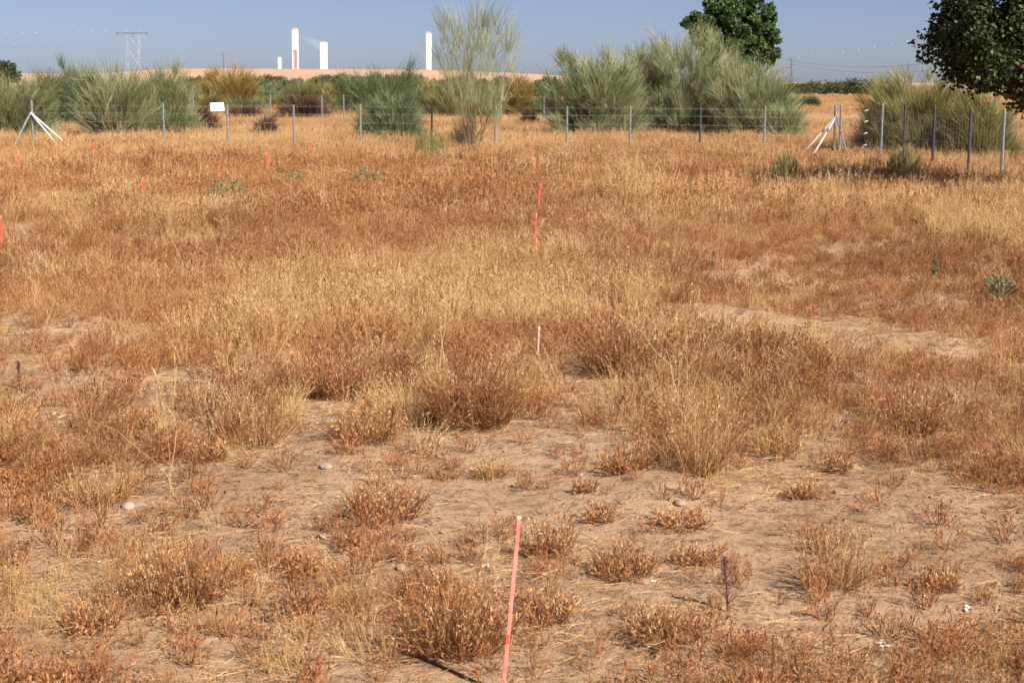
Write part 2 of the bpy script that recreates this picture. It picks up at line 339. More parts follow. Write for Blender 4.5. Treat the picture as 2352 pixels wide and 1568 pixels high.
def weed_clump(rs, n, rad, h, w, spread=.6, nb=4, nh=9, hs=.011, K=4, flare=.35, wild=0.0):
    a = rs.rand(n)*6.283; u = np.sqrt(rs.rand(n)); r = flare*rad*u; base = np.stack([r*np.cos(a), r*np.sin(a), np.full(n, -.01)], 1)
    ph = rs.rand(3)*6.283; lobe = 1+wild*(.35*np.sin(2*a+ph[0])+.3*np.sin(3*a+ph[1])+.2*np.sin(5*a+ph[2]))
    hh = h*(.5-.2*wild+(.5+.2*wild)*rs.rand(n)**(1+.6*wild))*(1-.25*u)*np.where(wild > 0, .75+.25*lobe, 1); da = a+rs.normal(0, .5, n); out = (rad*(1-flare)*u+rad*spread*.25*rs.rand(n))*lobe
    t = np.linspace(0, 1, K)[None]
    P = np.stack([base[:, 0:1]+np.cos(da)[:, None]*out[:, None]*t**.9, base[:, 1:2]+np.sin(da)[:, None]*out[:, None]*t**.9, hh[:, None]*t**1.15], 2)
    P[:, 1:] += rs.normal(0, h*.03, (n, K-1, 3))
    tint = np.clip(rs.normal(.42, .2, n), 0, 1)
    A = [ribbons(P, w*(.8+.5*rs.rand(n))[:, None]*np.linspace(1.1, .55, K)[None], rs, tint)]
    # side branchlets
    N = n*nb; si = np.repeat(np.arange(n), nb); tb = .3+.7*rs.rand(N); f = tb*(K-1); k0 = np.minimum(f.astype(int), K-2); fr = (f-k0)[:, None]
    B0 = P[si, k0]*(1-fr)+P[si, k0+1]*fr; D = unit(unit(P[si, -1]-P[si, 0])*.8+rs.normal(0, .55, (N, 3))+[0, 0, .35])
    L = h*(.14+.22*rs.rand(N))*(1.2-.6*tb)
    Q = B0[:, None]+D[:, None]*(L[:, None]*np.array([0, .5, 1.])[None])[:, :, None]; Q[:, 1] += rs.normal(0, h*.015, (N, 3))
    A.append(ribbons(Q, w*.7*np.ones((N, 1))*np.array([1, .8, .5])[None], rs, tint[si]))
    # seed heads and dry leaf scraps along stems and branchlets
    Hn = n*nh; s2 = rs.randint(0, N, Hn); tt = rs.rand(Hn)[:, None]**.6; C = Q[s2, 0]*(1-tt)+Q[s2, 2]*tt
    Dh = D[s2]+rs.normal(0, .42, (Hn, 3))+[0, 0, .25]; sz = hs*(.5+1.0*rs.rand(Hn)**1.5)
    H = diamonds(C, Dh, sz*1.55, sz*.40, rs, np.clip(rs.normal(.72, .22, Hn), 0, 1))
    return join(A), H
def litter_clump(rs, n, rad, L, w):
    a = rs.rand(n)*6.283; r = rad*np.sqrt(rs.rand(n)); c = np.stack([r*np.cos(a), r*np.sin(a), .004+.02*rs.rand(n)**2], 1)
    d = rs.rand(n)*6.283; l = L*(.3+.7*rs.rand(n)); t = np.array([-.5, 0, .5])
    P = c[:, None]+np.stack([np.cos(d), np.sin(d), rs.normal(0, .1, n)], 1)[:, None]*l[:, None, None]*t[None, :, None]
    P[:, 1, :2] += rs.normal(0, L*.05, (n, 2)); P[:, :, 2] = np.maximum(P[:, :, 2], .003)
    return ribbons(P, w*np.ones((n, 1))*np.array([.8, 1, .7])[None], rs, np.clip(rs.normal(.6, .25, n), 0, 1))

def protos(name, gen, count):
    c = bpy.data.collections.new(name)
    for k in range(count):
        me = gen(np.random.RandomState(1000+k*13+len(name)), k)
        o = bpy.data.objects.new('%s_%02d' % (name, k), me); c.objects.link(o)
    return c
def scatter(name, label, col, pts, rot, scl, itint, surface_mat):
    n = len(pts); me = bpy.data.meshes.new(name); me.vertices.add(n); me.vertices.foreach_set('co', np.asarray(pts, np.float32).ravel())
    for nm, ty, arr in (('rot', 'FLOAT_VECTOR', rot), ('scl', 'FLOAT_VECTOR', scl)):
        a = me.attributes.new(nm, ty, 'POINT'); a.data.foreach_set('vector', np.asarray(arr, np.float32).ravel())
    a = me.attributes.new('itint', 'FLOAT', 'POINT'); a.data.foreach_set('value', np.asarray(itint, np.float32))
    a = me.attributes.new('pick', 'INT', 'POINT'); a.data.foreach_set('value', np.random.RandomState(n).randint(0, len(col.objects), n).astype(np.int32))
    me.materials.append(surface_mat); me.update()
    o = obj(name, me); tag(o, label, kind='stuff')
    g = bpy.data.node_groups.new(name, 'GeometryNodeTree')
    g.interface.new_socket('Geometry', in_out='INPUT', socket_type='NodeSocketGeometry'); g.interface.new_socket('Geometry', in_out='OUTPUT', socket_type='NodeSocketGeometry')
    N, L = g.nodes, g.links
    gi, go = N.new('NodeGroupInput'), N.new('NodeGroupOutput'); ip = N.new('GeometryNodeInstanceOnPoints'); ci = N.new('GeometryNodeCollectionInfo')
    ci.inputs['Collection'].default_value = col; ci.inputs['Separate Children'].default_value = True; ci.inputs['Reset Children'].default_value = True
    def na(nm, ty):
        k = N.new('GeometryNodeInputNamedAttribute'); k.data_type = ty; k.inputs[0].default_value = nm; return k.outputs['Attribute']
    er = N.new('FunctionNodeEulerToRotation'); L.new(na('rot', 'FLOAT_VECTOR'), er.inputs[0]); L.new(er.outputs[0], ip.inputs['Rotation'])
    L.new(na('scl', 'FLOAT_VECTOR'), ip.inputs['Scale']); L.new(na('pick', 'INT'), ip.inputs['Instance Index']); ip.inputs['Pick Instance'].default_value = True
    L.new(gi.outputs[0], ip.inputs['Points']); L.new(ci.outputs[0], ip.inputs['Instance']); L.new(ip.outputs[0], go.inputs[0])
    md = o.modifiers.new('scatter', 'NODES'); md.node_group = g
    return o
def wmesh(name, wc, m): 
    (A, H) = wc; V, Fq, T = join([A, H]); return mesh(name, V, Fq, m, T)

RS = np.random.RandomState(11)
def sample(n, y0, y1, dens, slope=.345, marg=1.8):
    y = y0+(y1-y0)*RS.rand(n); hw = slope*y1+marg; x = (RS.rand(n)*2-1)*hw
    keep = (np.abs(x) < slope*y+marg); x, y = x[keep], y[keep]
    keep = RS.rand(len(x)) < dens(x, y); return x[keep], y[keep]
def put(name, label, col, x, y, s, it, m, tilt=.12, zs=None, sink=0.0, lay=0.0):
    n = len(x); z = terrain(x, y)-sink
    if s is None: s = .006+.022*RS.rand(n)**3; it = RS.rand(n)
    wx, wy = (fbm(x, y, .55, 2, 61.)-.5)*lay, (fbm(x, y, .55, 2, 83.)-.5)*lay
    rot = np.stack([RS.normal(0, tilt, n)+wx, RS.normal(0, tilt, n)+wy, RS.rand(n)*6.283], 1)
    zs = s if zs is None else zs
    return scatter(name, label, col, np.stack([x, y, z], 1), rot, np.stack([s, s, zs], 1), np.clip(it, 0, 1), m)
n_ = lambda x, y, s, o: fbm(x, y, s, 3, o)

c_straw = protos('straw_near', lambda rs, k: mesh('straw_near', *(lambda t: (t[0], t[1], M['straw'], t[2]))(straw_clump(rs, 34, .07, .30, .0026, .28+.1*(k % 3), .45))), 8)
c_weed = protos('weed_near', lambda rs, k: wmesh('weed_near', weed_clump(rs, 15, .12, .20, .0028, nb=4, nh=11, hs=.0105), M['weed']), 8)
c_stub = protos('stub_near', lambda rs, k: wmesh('stub_near', weed_clump(rs, 16, .07, .10, .0028, nb=3, nh=9, hs=.009), M['weed']), 6)
c_lit = protos('litter_near', lambda rs, k: mesh('litter_near', *(lambda t: (t[0], t[1], M['straw'], t[2]))(litter_clump(rs, 30, .22, .085, .0017))), 5)
c_ear = protos('ear_near', lambda rs, k: mesh('ear_near', *(lambda t: (t[0], t[1], M['straw'], t[2]))(straw_clump(rs, 26, .07, .13, .0024, .35, .75, 4))), 6)
c_deb = protos('debris_near', lambda rs, k: mesh('debris_near', *(lambda t: (t[0], t[1], M['weed'], t[2]*.6))(litter_clump(rs, 12, .14, .045, .0028))), 5)
c_sfar = protos('straw_far', lambda rs, k: mesh('straw_far', *(lambda t: (t[0], t[1], M['straw'], t[2]))(straw_clump(rs, 60, .26, .36, .0055, .3, .4, 4))), 6)
c_wfar = protos('weed_far', lambda rs, k: wmesh('weed_far', weed_clump(rs, 26, .26, .26, .0055, nb=3, nh=9, hs=.019, flare=.7), M['weed']), 6)
c_tall = protos('tall_stalk', lambda rs, k: mesh('tall_stalk', *(lambda t: (t[0], t[1], M['straw'], t[2]))(straw_clump(rs, 4, .04, .62, .0032, .45, .9, 7))), 6)

# single tufts read off the photo
TUFTS = [ # base x, base y, width, height (photo px), kind, label
 (1085,1003,285,195,'b','big bushy reddish brown weed at the edge of the bare soil'),
 (400,1395,270,195,'b','broad loose brown tuft alone on the soil at lower left'),
 (880,1215,210,125,'b','wide spreading brown tuft behind and left of the near stake'),
 (835,1050,180,95,'b','low brown tuft in front of the big bushy weed, on its left'),
 (1125,1118,105,75,'s','upright straw tuft just below the big bushy weed'),
 (1025,1115,95,55,'s','flattened straw tuft beside the upright one below the bushy weed'),
 (1262,1290,130,110,'b','brown tuft right behind the top of the near stake'),
 (1435,1335,180,110,'b','brown tuft on bare soil to the right of the near stake'),
 (1440,1112,120,85,'b','brown tuft at the left foot of the tall straw clump'),
 (1610,1115,200,215,'s','tallest straw clump, right of the bare middle patch'),
 (1345,1158,50,45,'b','tiny lone brown tuft in the middle of the bare patch'),
 (1375,998,115,105,'s','fine straw tuft next to the purple weed in the bare patch'),
 (1600,1305,130,65,'b','low flat tuft at the right of the two below the straw clump'),
 (1570,1228,150,55,'b','low ragged tuft lying below the tall straw clump'),
 (700,1328,95,75,'b','small dark based tuft on soil left of the near stake'),
 (1790,1075,150,110,'s','straw tuft to the right of the tallest clump'),
 (1845,1155,75,55,'b','small brown tuft at the left edge of the right bare patch'),
 (2165,1370,110,80,'b','rounded brown tuft inside the right bare patch'),
 (1930,1100,60,60,'b','small upright tuft at the upper edge of the right bare patch'),
 (1935,1370,220,190,'s','large straw and brown tuft left of the right bare patch'),
 (205,1445,150,125,'b','upright brown tuft near the lower left corner'),
 (595,1040,120,130,'s','pale upright tuft at the upper left of the long bare patch'),
 (1050,1510,300,210,'b','dense dark brown tuft to the left of the near stake foot'),
 (1540,1480,190,120,'b','low rusty tuft at the bottom, right of the near stake'),
 (200,1175,210,130,'s','loose straw tuft at the left side, above the broad tuft'),
 (1255,1430,150,110,'b','thin brown tuft touching the right side of the near stake'),
 (1380,1215,80,60,'b','small forked tuft above the tuft right of the near stake'),
 (470,1075,120,75,'b','low brown tuft at the left end of the long bare patch'),
 (2110,1010,170,140,'b','brown tuft above the right bare patch near the picture edge'),
 (1430,870,170,190,'b','tall reddish weed clump beyond the bare patch, centre right'),
 (780,930,210,150,'b','reddish weed clump left of the big bushy weed'),
]
GAP = lambda x, y: sstep(.60, .70, fbm(x, y*.6, .9, 3, 19.))      # thin spots all over the field
NB = lambda x, y: (1-BARE(x, y))*(1-.75*GAP(x, y))
LOW = Blobs([(2000,700,420,160,.8),(1800,560,300,60,.6),(100,760,250,80,.6),(2100,1000,300,120,.4),(150,1100,250,150,.5)])
hmap = lambda x, y: (1-.5*LOW(x, y))*(.72+.6*fbm(x, y, .8, 2, 99.))
FOOT = []
for (bx, by, w, h) in [q[:4] for q in TUFTS]:
    p = gp(bx, by); wm = w*float(np.dot(p-EYE, CF))/F_PX; FOOT.append((p[0], p[1]+wm*.3, wm*.5))
def off_tufts(x, y, front=1.0):                # leave each single tuft its own ground and the ground before it
    k = np.ones(len(x))
    for (cx, cy, rr) in FOOT:
        u = (x-cx)/(rr*1.05); v = (y-cy)/np.where(y < cy, rr*(1.1+front), rr*.9); k = k*(1-.92*((u*u+v*v) < 1))
    return k
# reddish brown weeds
x, y = sample(76000, 3.4, 22, lambda x, y: NB(x, y)**2.2*(.12+.75*BROWN(x, y)+.35*sstep(.45, .65, n_(x, y, .8, 40.)))*.60*off_tufts(x, y))
put('dry_weeds', 'knee-low reddish brown dry weeds covering the near field', c_weed, x, y,
    hmap(x, y)*(.6+.5*sstep(5, 10, y))*(.6+.6*RS.rand(len(x))), .36+.5*(RS.rand(len(x))-.5)+.9*(n_(x, y, .6, 3.)-.5), M['weed'])
x, y = sample(90000, 3.4, 20, lambda x, y: (.04+.55*NB(x, y)*sstep(.36, .6, n_(x, y, 1.4, 70.)))*(.5+.5*(y < 7))*off_tufts(x, y, .1))
put('dry_stubble', 'short dry brown stubble dotted over the soil', c_stub, x, y, .45+.8*RS.rand(len(x)), .42+.6*(RS.rand(len(x))-.4), M['weed'])
x, y = sample(90000, 3.4, 22, lambda x, y: NB(x, y)**1.5*(.14+.8*STRAW(x, y)+.28*sstep(.5, .7, n_(x, y, .7, 55.)))*.5*(.55+.45*sstep(5, 8, y))*off_tufts(x, y, 1.6))
put('dry_grass', 'pale straw coloured dry grass of the near field', c_straw, x, y,
    hmap(x, y)*(.45+.45*sstep(5, 9.5, y))*(.6+.6*RS.rand(len(x))), .58+.5*(RS.rand(len(x))-.5)+.9*(n_(x, y, .6, 9.)-.5), M['straw'], tilt=.2, lay=1.6)
x, y = sample(30000, 3.4, 9, lambda x, y: NB(x, y)**2*(.04+.96*sstep(.50, .66, n_(x, y, 1.6, 123.)))*(1-sstep(6.0, 8.5, y))*.22)
put('short_dry_grass', 'short golden dry grass with pale ears in the foreground', c_ear, x, y, .45+.5*RS.rand(len(x)), .36+.6*(RS.rand(len(x))-.5), M['straw'], tilt=.18)
x, y = sample(26000, 3.4, 13, lambda x, y: (.25+.5*BARE(x, y))*.5)
put('dark_debris', 'dark bits of dead stalk scattered on the bare soil', c_deb, x, y, .5+.7*RS.rand(len(x)), .1+.5*RS.rand(len(x)), M['weed'], tilt=.02)
x, y = sample(36000, 3.4, 17, lambda x, y: (.05+.95*NB(x, y))*.36)
put('straw_litter', 'fallen dry straw lying loose on the soil', c_lit, x, y, .6+.8*RS.rand(len(x)), .5+.7*(RS.rand(len(x))-.5), M['straw'], tilt=.03)
# beyond twenty metres
x, y = sample(62000, 18.5, 60, lambda x, y: (.3+.7*NB(x, y))*(.20+.8*BROWN(x, y)+.35*sstep(.45, .6, n_(x, y, .35, 12.)))*.62)
put('far_dry_weeds', 'rusty brown dry weeds filling the field up to the fence', c_wfar, x, y, hmap(x, y)*(.65+.6*RS.rand(len(x))),
    .36+.5*(RS.rand(len(x))-.5)+1.0*(n_(x, y, .3, 31.)-.5), M['weed'])
x, y = sample(66000, 18.5, 66, lambda x, y: (.35+.65*NB(x, y))*(.20+.6*STRAW(x, y)+.35*sstep(35, 46, y)+.2*sstep(.5, .65, n_(x, y, .35, 77.)))*.5)
put('far_dry_grass', 'tall pale dry grass standing along the fence', c_sfar, x, y, hmap(x, y)*(.55+.55*RS.rand(len(x))),
    .58+.4*(RS.rand(len(x))-.5)+.9*(n_(x, y, .25, 15.)-.5), M['straw'], lay=.9)
x, y = sample(15000, 58, 215, lambda x, y: .15+.85*sstep(.4, .6, n_(x, y, .07, 90.)))
put('distant_dry_grass', 'dry grass on the plain behind the shrubs', c_sfar, x, y, 1.3+1.2*RS.rand(len(x)), .30+.5*(RS.rand(len(x))-.5), M['straw'], zs=.7+.5*RS.rand(len(x)))
x, y = sample(8000, 6, 50, lambda x, y: NB(x, y)*(.12+.3*STRAW(x, y)+.4*sstep(33, 42, y)))
put('tall_grass_stalks', 'single tall bleached grass stalks rising above the field', c_tall, x, y, .55+.6*RS.rand(len(x)), .75+.3*(RS.rand(len(x))-.5), M['straw'])

# pebbles
def pebble(rs, k, m):
    import bmesh
    b = bmesh.new(); bmesh.ops.create_icosphere(b, subdivisions=1, radius=1)
    for v in b.verts: v.co *= 1+rs.normal(0, .16); v.co.z *= .65
    me = bpy.data.meshes.new('pebble'); b.to_mesh(me); b.free(); me.materials.append(m); return me
c_peb = protos('pebble', lambda rs, k: pebble(rs, k, M['stonew'] if k == 0 else M['stone']), 5)
c_clod = protos('clod', lambda rs, k: pebble(rs, k, M['clod']), 5)
x, y = sample(20000, 3.6, 15, lambda x, y: .15+.6*BARE(x, y))
put('soil_clods', 'crumbled clods of dry earth on the bare soil', c_clod, *sample(9000, 3.6, 13, lambda x, y: (.12+.5*BARE(x, y))*sstep(.45, .65, n_(x, y, 2.2, 7.))), None, None, M['clod'], tilt=.5)
put('pebbles', 'tiny pebbles and crumbs strewn over bare soil', c_peb, x, y, .003+.009*RS.rand(len(x))**3, RS.rand(len(x)), M['stone'], tilt=.5)

# ------------------------------------------------------------------ single tufts
for k, (bx, by, w, h, kd, lab) in enumerate(TUFTS):
    p = gp(bx, by); dep = float(np.dot(p-EYE, CF)); s = dep/F_PX; rs = np.random.RandomState(300+k)
    Wm, Hm = w*s, h*s/math.cos(PITCH)*1.0; Hm = max(Hm-.10*Wm, .5*Hm)
    p[1] += Wm*.30; p[2] = tz(p[0], p[1])
    t = thing('dry_tuft', p, lab, 'dry weed', 'single dry tufts of the near field')
    n = int(np.clip(330*Wm*Wm/.09*.5+40, 36, 420)); n = int(n*1.6) if k == 0 else n
    if kd == 'b':
        A, H = weed_clump(rs, n, Wm*.5, Hm, .0026, nb=3, nh=9, hs=.0095, flare=.5+.2*rs.rand(), wild=1.0)
        obj('stem_cluster', mesh('tuft_stems', A[0], A[1], M['weed1'], A[2]*(.6 if k == 0 else .8)), t); obj('seed_heads', mesh('tuft_heads', H[0], H[1], M['weed1'], np.clip(H[2]+(.05 if k else -.12), 0, 1)), t)
        S = straw_clump(rs, max(n//7, 5), Wm*.42, Hm*1.05, .0022, .45, .5); obj('grass_blades', mesh('tuft_blades', S[0], S[1], M['straw1'], S[2]), t)
    else:
        A = straw_clump(rs, int(n*.75), Wm*.40, Hm*.92, .0024, .35, .5); A2, H = weed_clump(rs, max(n//3, 8), Wm*.5, Hm*.65, .0026, nb=4, nh=8, hs=.009)
        obj('stem_cluster', mesh('tuft_stems', A[0], A[1], M['straw1'], A[2]*.78), t)
        V, Fq, T = join([A2, H]); obj('seed_heads', mesh('tuft_heads', V, Fq, M['weed1'], T), t)

# purple feathery weeds
PURP = [(1405,775,75,'tall feathery purple weed at centre right of the field'),(928,880,75,'purple weed left of the big bushy weed'),
 (1345,655,45,'slim dark purple weed just past the middle stakes'),(1412,988,62,'short bushy purple weed in the bare middle patch'),
 (1672,1405,120,'reddish purple weed in the lower right tufts'),(45,895,60,'leaning purple weed at the left edge'),(482,985,50,'faint purple weed at the left of the field'),
 (1845,890,60,'dark purple weed above the right bare patch'),(1065,600,40,'small purple weed far up the middle of the field'),(1897,528,35,'small dark weed on the right ridge')]
for k, (bx, by, h, lab) in enumerate(PURP):
    p = gp(bx, by); s = float(np.dot(p-EYE, CF))/F_PX; H = h*s*1.05; rs = np.random.RandomState(600+k); p[2] = tz(p[0], p[1])
    t = thing('purple_weed', p, lab, 'weed', 'purple weeds'); ln = rs.normal(0, .12)
    P = np.array([[0, 0, -.02], [ln*H*.4, 0, H*.5], [ln*H, 0, H]]); obj('stem', tube_mesh('purple_stem', P, [.004, .003, .0015], M['purple'], 5), t)
    n = 70; u = rs.rand(n); a = rs.rand(n)*6.283; B = np.stack([ln*H*u, 0*u, H*(.15+.85*u)], 1)
    D = np.stack([np.cos(a)*.6, np.sin(a)*.6, .6+.5*u], 1); L = H*.30*(1.15-u)*(.5+.6*rs.rand(n))
    Q = B[:, None]+unit(D)[:, None]*(L[:, None]*np.array([0, .55, 1.])[None])[:, :, None]
    A = ribbons(Q, .0018*np.ones((n, 3)), rs, rs.rand(n)*.6)
    m = 600; i2 = rs.randint(0, n, m); tt = rs.rand(m)[:, None]; C = Q[i2, 0]*(1-tt)+Q[i2, 2]*tt
    Hh = diamonds(C, unit(D)[i2]+rs.normal(0, .6, (m, 3)), .011, .0024, rs, rs.rand(m)); V, Fq, T = join([A, Hh])
    obj('plume', mesh('purple_plume', V, Fq, M['purple'], T), t)

# green weeds
def leafy(rs, W, H, n, L, m):
    a = rs.rand(n)*6.283; r = W*.5*np.sqrt(rs.rand(n)); C = np.stack([r*np.cos(a), r*np.sin(a), H*(.12+.88*rs.rand(n))*(1-.45*(r/(W*.5))**2)], 1)
    D = np.stack([np.cos(a), np.sin(a), .5+rs.rand(n)], 1)+rs.normal(0, .4, (n, 3))
    Lf = diamonds(C, D, L*(.6+.7*rs.rand(n)), L*.4, rs, rs.rand(n))
    s = rs.choice(n, min(n, 60), False); Q = np.stack([C[s]*[.1, .1, 0]+[0, 0, -.02], C[s]*[.5, .5, .55], C[s]], 1)
    return Lf, ribbons(Q, .006*np.ones((len(s), 3)), rs, rs.rand(len(s)))
GREEN = [(522,470,95,50,'bluegreen','largest blue-green leafy weed in the left half of the field'),(668,440,70,42,'bluegreen','blue-green weed between the leaning stake and the brown weeds'),
 (852,445,100,52,'bluegreen','spreading blue-green weed left of centre below the fence'),(285,465,75,34,'bluegreen','sparse green weed left of the bright orange stake'),
 (1802,432,62,62,'olive','fluffy olive green weed at the right of the field'),(2076,418,75,62,'olive','olive bush at the foot of the side fence in tree shade'),
 (1920,402,40,34,'bluegreen','small green weed under the right corner post'),(2297,702,60,62,'bluegreen','blue-green weed at the far right edge of the field'),
 (990,372,70,62,'olive','greenish weed left of the wispy tall broom foot'),(1110,440,90,28,'bluegreen','thin green weed left of the row of stakes'),
 (1440,440,60,26,'bluegreen','faint green weed right of the row of stakes')]
for k, (bx, by, w, h, mk, lab) in enumerate(GREEN):
    p = gp(bx, by); s = float(np.dot(p-EYE, CF))/F_PX; rs = np.random.RandomState(700+k); p[2] = tz(p[0], p[1])
    t = thing('green_weed', p, lab, 'weed', 'green weeds in the field'); dense = .45 if 'thin' in lab or 'faint' in lab or 'sparse' in lab else 1
    A, B = leafy(rs, w*s, h*s*1.15, int((420 if mk == 'bluegreen' else 900)*dense*min(1.2, max(.2, (w*h/4200)*(.45 if w == 60 else 1)))), .05 if mk == 'bluegreen' else .09, M[mk])
    if mk == 'olive': A = diamonds(A[0][::4], unit(A[0][2::4]-A[0][::4])*.4+[0, 0, .9], .16, .009, rs, rs.rand(len(A[0])//4))
    obj('leaf_cluster', mesh('weed_leaves', A[0], A[1], M[mk], A[2]), t); obj('stem', mesh('weed_stems', B[0], B[1], M['olive'], B[2]), t)
SPIKE = [(1810,482,46,'green spiked weed with a stout head, right of centre'),(1638,628,48,'green spike standing nearest on the right field'),(1690,488,34,'short green spike left of the stout one'),
 (1585,446,40,'dark slim spike at centre right'),(1868,436,30,'small green spike near the right corner post'),(1326,416,34,'green spike right of the row of stakes'),
 (1742,446,40,'thin green spike left of the olive weed'),(2145,650,75,'tall thin green spike at the right of the field'),(1940,548,22,'tiny green spike on the right ridge')]
for k, (bx, by, h, lab) in enumerate(SPIKE):
    p = gp(bx, by); s = float(np.dot(p-EYE, CF))/F_PX; H = h*s*1.05; rs = np.random.RandomState(800+k); p[2] = tz(p[0], p[1])
    t = thing('green_spike_weed', p, lab, 'weed', 'green spike weeds')
    obj('stem', tube_mesh('spike_stem', [[0, 0, -.02], [.02*H, 0, H*.5], [0, .02*H, H]], [.008, .007, .004], M['olive'], 6), t)
    n = 60; u = rs.rand(n)**.8; a = rs.rand(n)*6.283; C = np.stack([0*u, 0*u, H*(.12+.86*u)], 1); D = np.stack([np.cos(a), np.sin(a), 1.0+u], 1)
    A = diamonds(C, D, H*.2*(1.25-u), .018, rs, rs.rand(n)); obj('leaf_cluster', mesh('spike_leaves', A[0], A[1], M['bluegreen'], A[2]), t)

# ------------------------------------------------------------------ stones and scraps
STONES = [(760,975,34,'pale flat stone at the edge of the weeds, left of the bushy weed'),(748,1088,30,'whitish angular stone on the long bare patch'),(1330,1106,20,'small tan stone in the middle of the bare patch'),
 (1408,908,20,'round hole-edged stone beside the bare path'),(1245,958,30,'dark split clod at the right of the bushy weed'),(295,1165,34,'pale stone at the left end of the bare soil'),
 (322,1162,30,'grey stone next to the pale stone at left'),(1560,1185,26,'stone below the tall straw clump'),(500,1330,26,'tan stone behind the broad left tuft')]
import bmesh
for k, (bx, by, w, lab) in enumerate(STONES):
    p = gp(bx, by); s = float(np.dot(p-EYE, CF))/F_PX; rs = np.random.RandomState(900+k); b = bmesh.new(); bmesh.ops.create_icosphere(b, subdivisions=2, radius=w*s*.5)
    for v in b.verts:
        v.co *= 1+.28*(float(vnoise(v.co.x*40+k*7, v.co.y*40+v.co.z*31))-.5)*2; v.co.z *= .55
    me = bpy.data.meshes.new('stone'); b.to_mesh(me); b.free(); me.materials.append(M['stonew' if 'pale' in lab or 'whit' in lab else 'stone'])
    p[2] = tz(p[0], p[1])+w*s*.08; o = obj('stone', me, None, p); o.rotation_euler.z = rs.rand()*6; tag(o, lab, 'stone', 'stones on the soil')
SCRAPS = [(2225,1405,40,'largest white chalky scrap in the lower right soil'),(2030,1480,46,'long white scrap among tufts at the lower right'),(1110,1305,36,'white scrap left of the near stake'),
 (2115,1372,22,'white scrap left of the rounded tuft'),(1500,1340,24,'white scrap beside the tuft right of the near stake'),(230,1272,18,'tiny white scrap at the left')]
for k, (bx, by, w, lab) in enumerate(SCRAPS):
    p = gp(bx, by); s = float(np.dot(p-EYE, CF))/F_PX; rs = np.random.RandomState(950+k); parts = []
    for q in range(7):
        c = np.array([rs.normal(0, w*s*.3), rs.normal(0, w*s*.22), .008]); L = w*s*(.10+.2*rs.rand()); a = rs.rand()*3.14; d = np.array([math.cos(a), math.sin(a), rs.normal(0, .25)])*L*.5
        e = np.array([-math.sin(a), math.cos(a), rs.normal(0, .2)])*L*.28; u_ = np.array([0, 0, L*.12])
        V = np.array([c-d-e, c+d*.8-e, c+d+e*.7, c-d*.7+e, c-d-e+u_, c+d*.8-e+u_, c+d+e*.7+u_, c-d*.7+e+u_]); parts.append((V, np.array([[0,3,2,1],[4,5,6,7],[0,1,5,4],[1,2,6,5],[2,3,7,6],[3,0,4,7]])))
    p[2] = tz(p[0], p[1]); t = thing('chalk_scrap', p, lab, 'scrap', 'white scraps on the soil')
    for V, Fq in parts: obj('fragment', mesh('chalk_fragment', V, Fq, M['shell']), t)

# ------------------------------------------------------------------ marker stakes
def stake(top, base, wpx, m, lab, near=False, bury=.12):
    g = gp(*base); s = float(np.dot(g-EYE, CF))/F_PX; tp_ = at(top[0], top[1], g[1]-.0)
    g = np.array([g[0], g[1], tz(g[0], g[1])]); ax = tp_-g; L = float(np.linalg.norm(ax))
    t = thing('marker_stake', g, lab, 'stake', 'marker stakes of the field grid')
    t.rotation_euler = Vector(ax).to_track_quat('Z', 'Y').to_euler(); w = wpx*s*.5; th = w*.35
    def chan(name, z0, z1, mm):               # a U-shaped plastic profile, open to the back
        P = [(-w,-th),(w,-th),(w,th*1.6),(w*.72,th*1.6),(w*.72,-th*.2),(w*.14,-th*.2),(w*.14,th*.5),(-w*.14,th*.5),(-w*.14,-th*.2),(-w*.72,-th*.2),(-w*.72,th*1.6),(-w,th*1.6)]
        K = len(P); V = [(a, b_, z0) for a, b_ in P]+[(a, b_, z1) for a, b_ in P]
        Fq = [np.array([[q, (q+1) % K, K+(q+1) % K, K+q] for q in range(K)]), np.array([list(range(K))[::-1], list(range(K, 2*K))])]
        return obj(name, mesh('stake_'+name, np.array(V), Fq, mm), t)
    if near:
        chan('lower_shaft', -bury, L*.28, M['salmon']); chan('orange_band', L*.28+.001, L*.335, M['orange']); us = chan('upper_shaft', L*.335+.001, L*.872, M['salmon'])
        chan('tip', L*.874, L, M['salmon']); chan('pale_end', L+.0008, L+.004, M['tip'])
        V, Fq = boxes([(-w*.10, w*.10, -th*1.18, -th*1.004, L*.30, L*.99)]); obj('rib', mesh('stake_rib', V, Fq, M['orange']), us)
        for sx in (-1, 1):
            V, Fq = boxes([(sx*w*.86-w*.11, sx*w*.86+w*.11, -th*1.25, -th*1.004, L*.02, L*.868)]); obj('edge_strip', mesh('stake_edge', V, Fq, M['pinkw']), us)
    else:
        chan('shaft', -bury, L*.93, m); chan('tip', L*.93+.001, L, M['salmon'] if m is M['orange'] else M['tip'])
    return t
stake((1193,1190),(1156,1568),17,None,'long salmon pink stake standing closest to the camera',True)
O = M['orange']
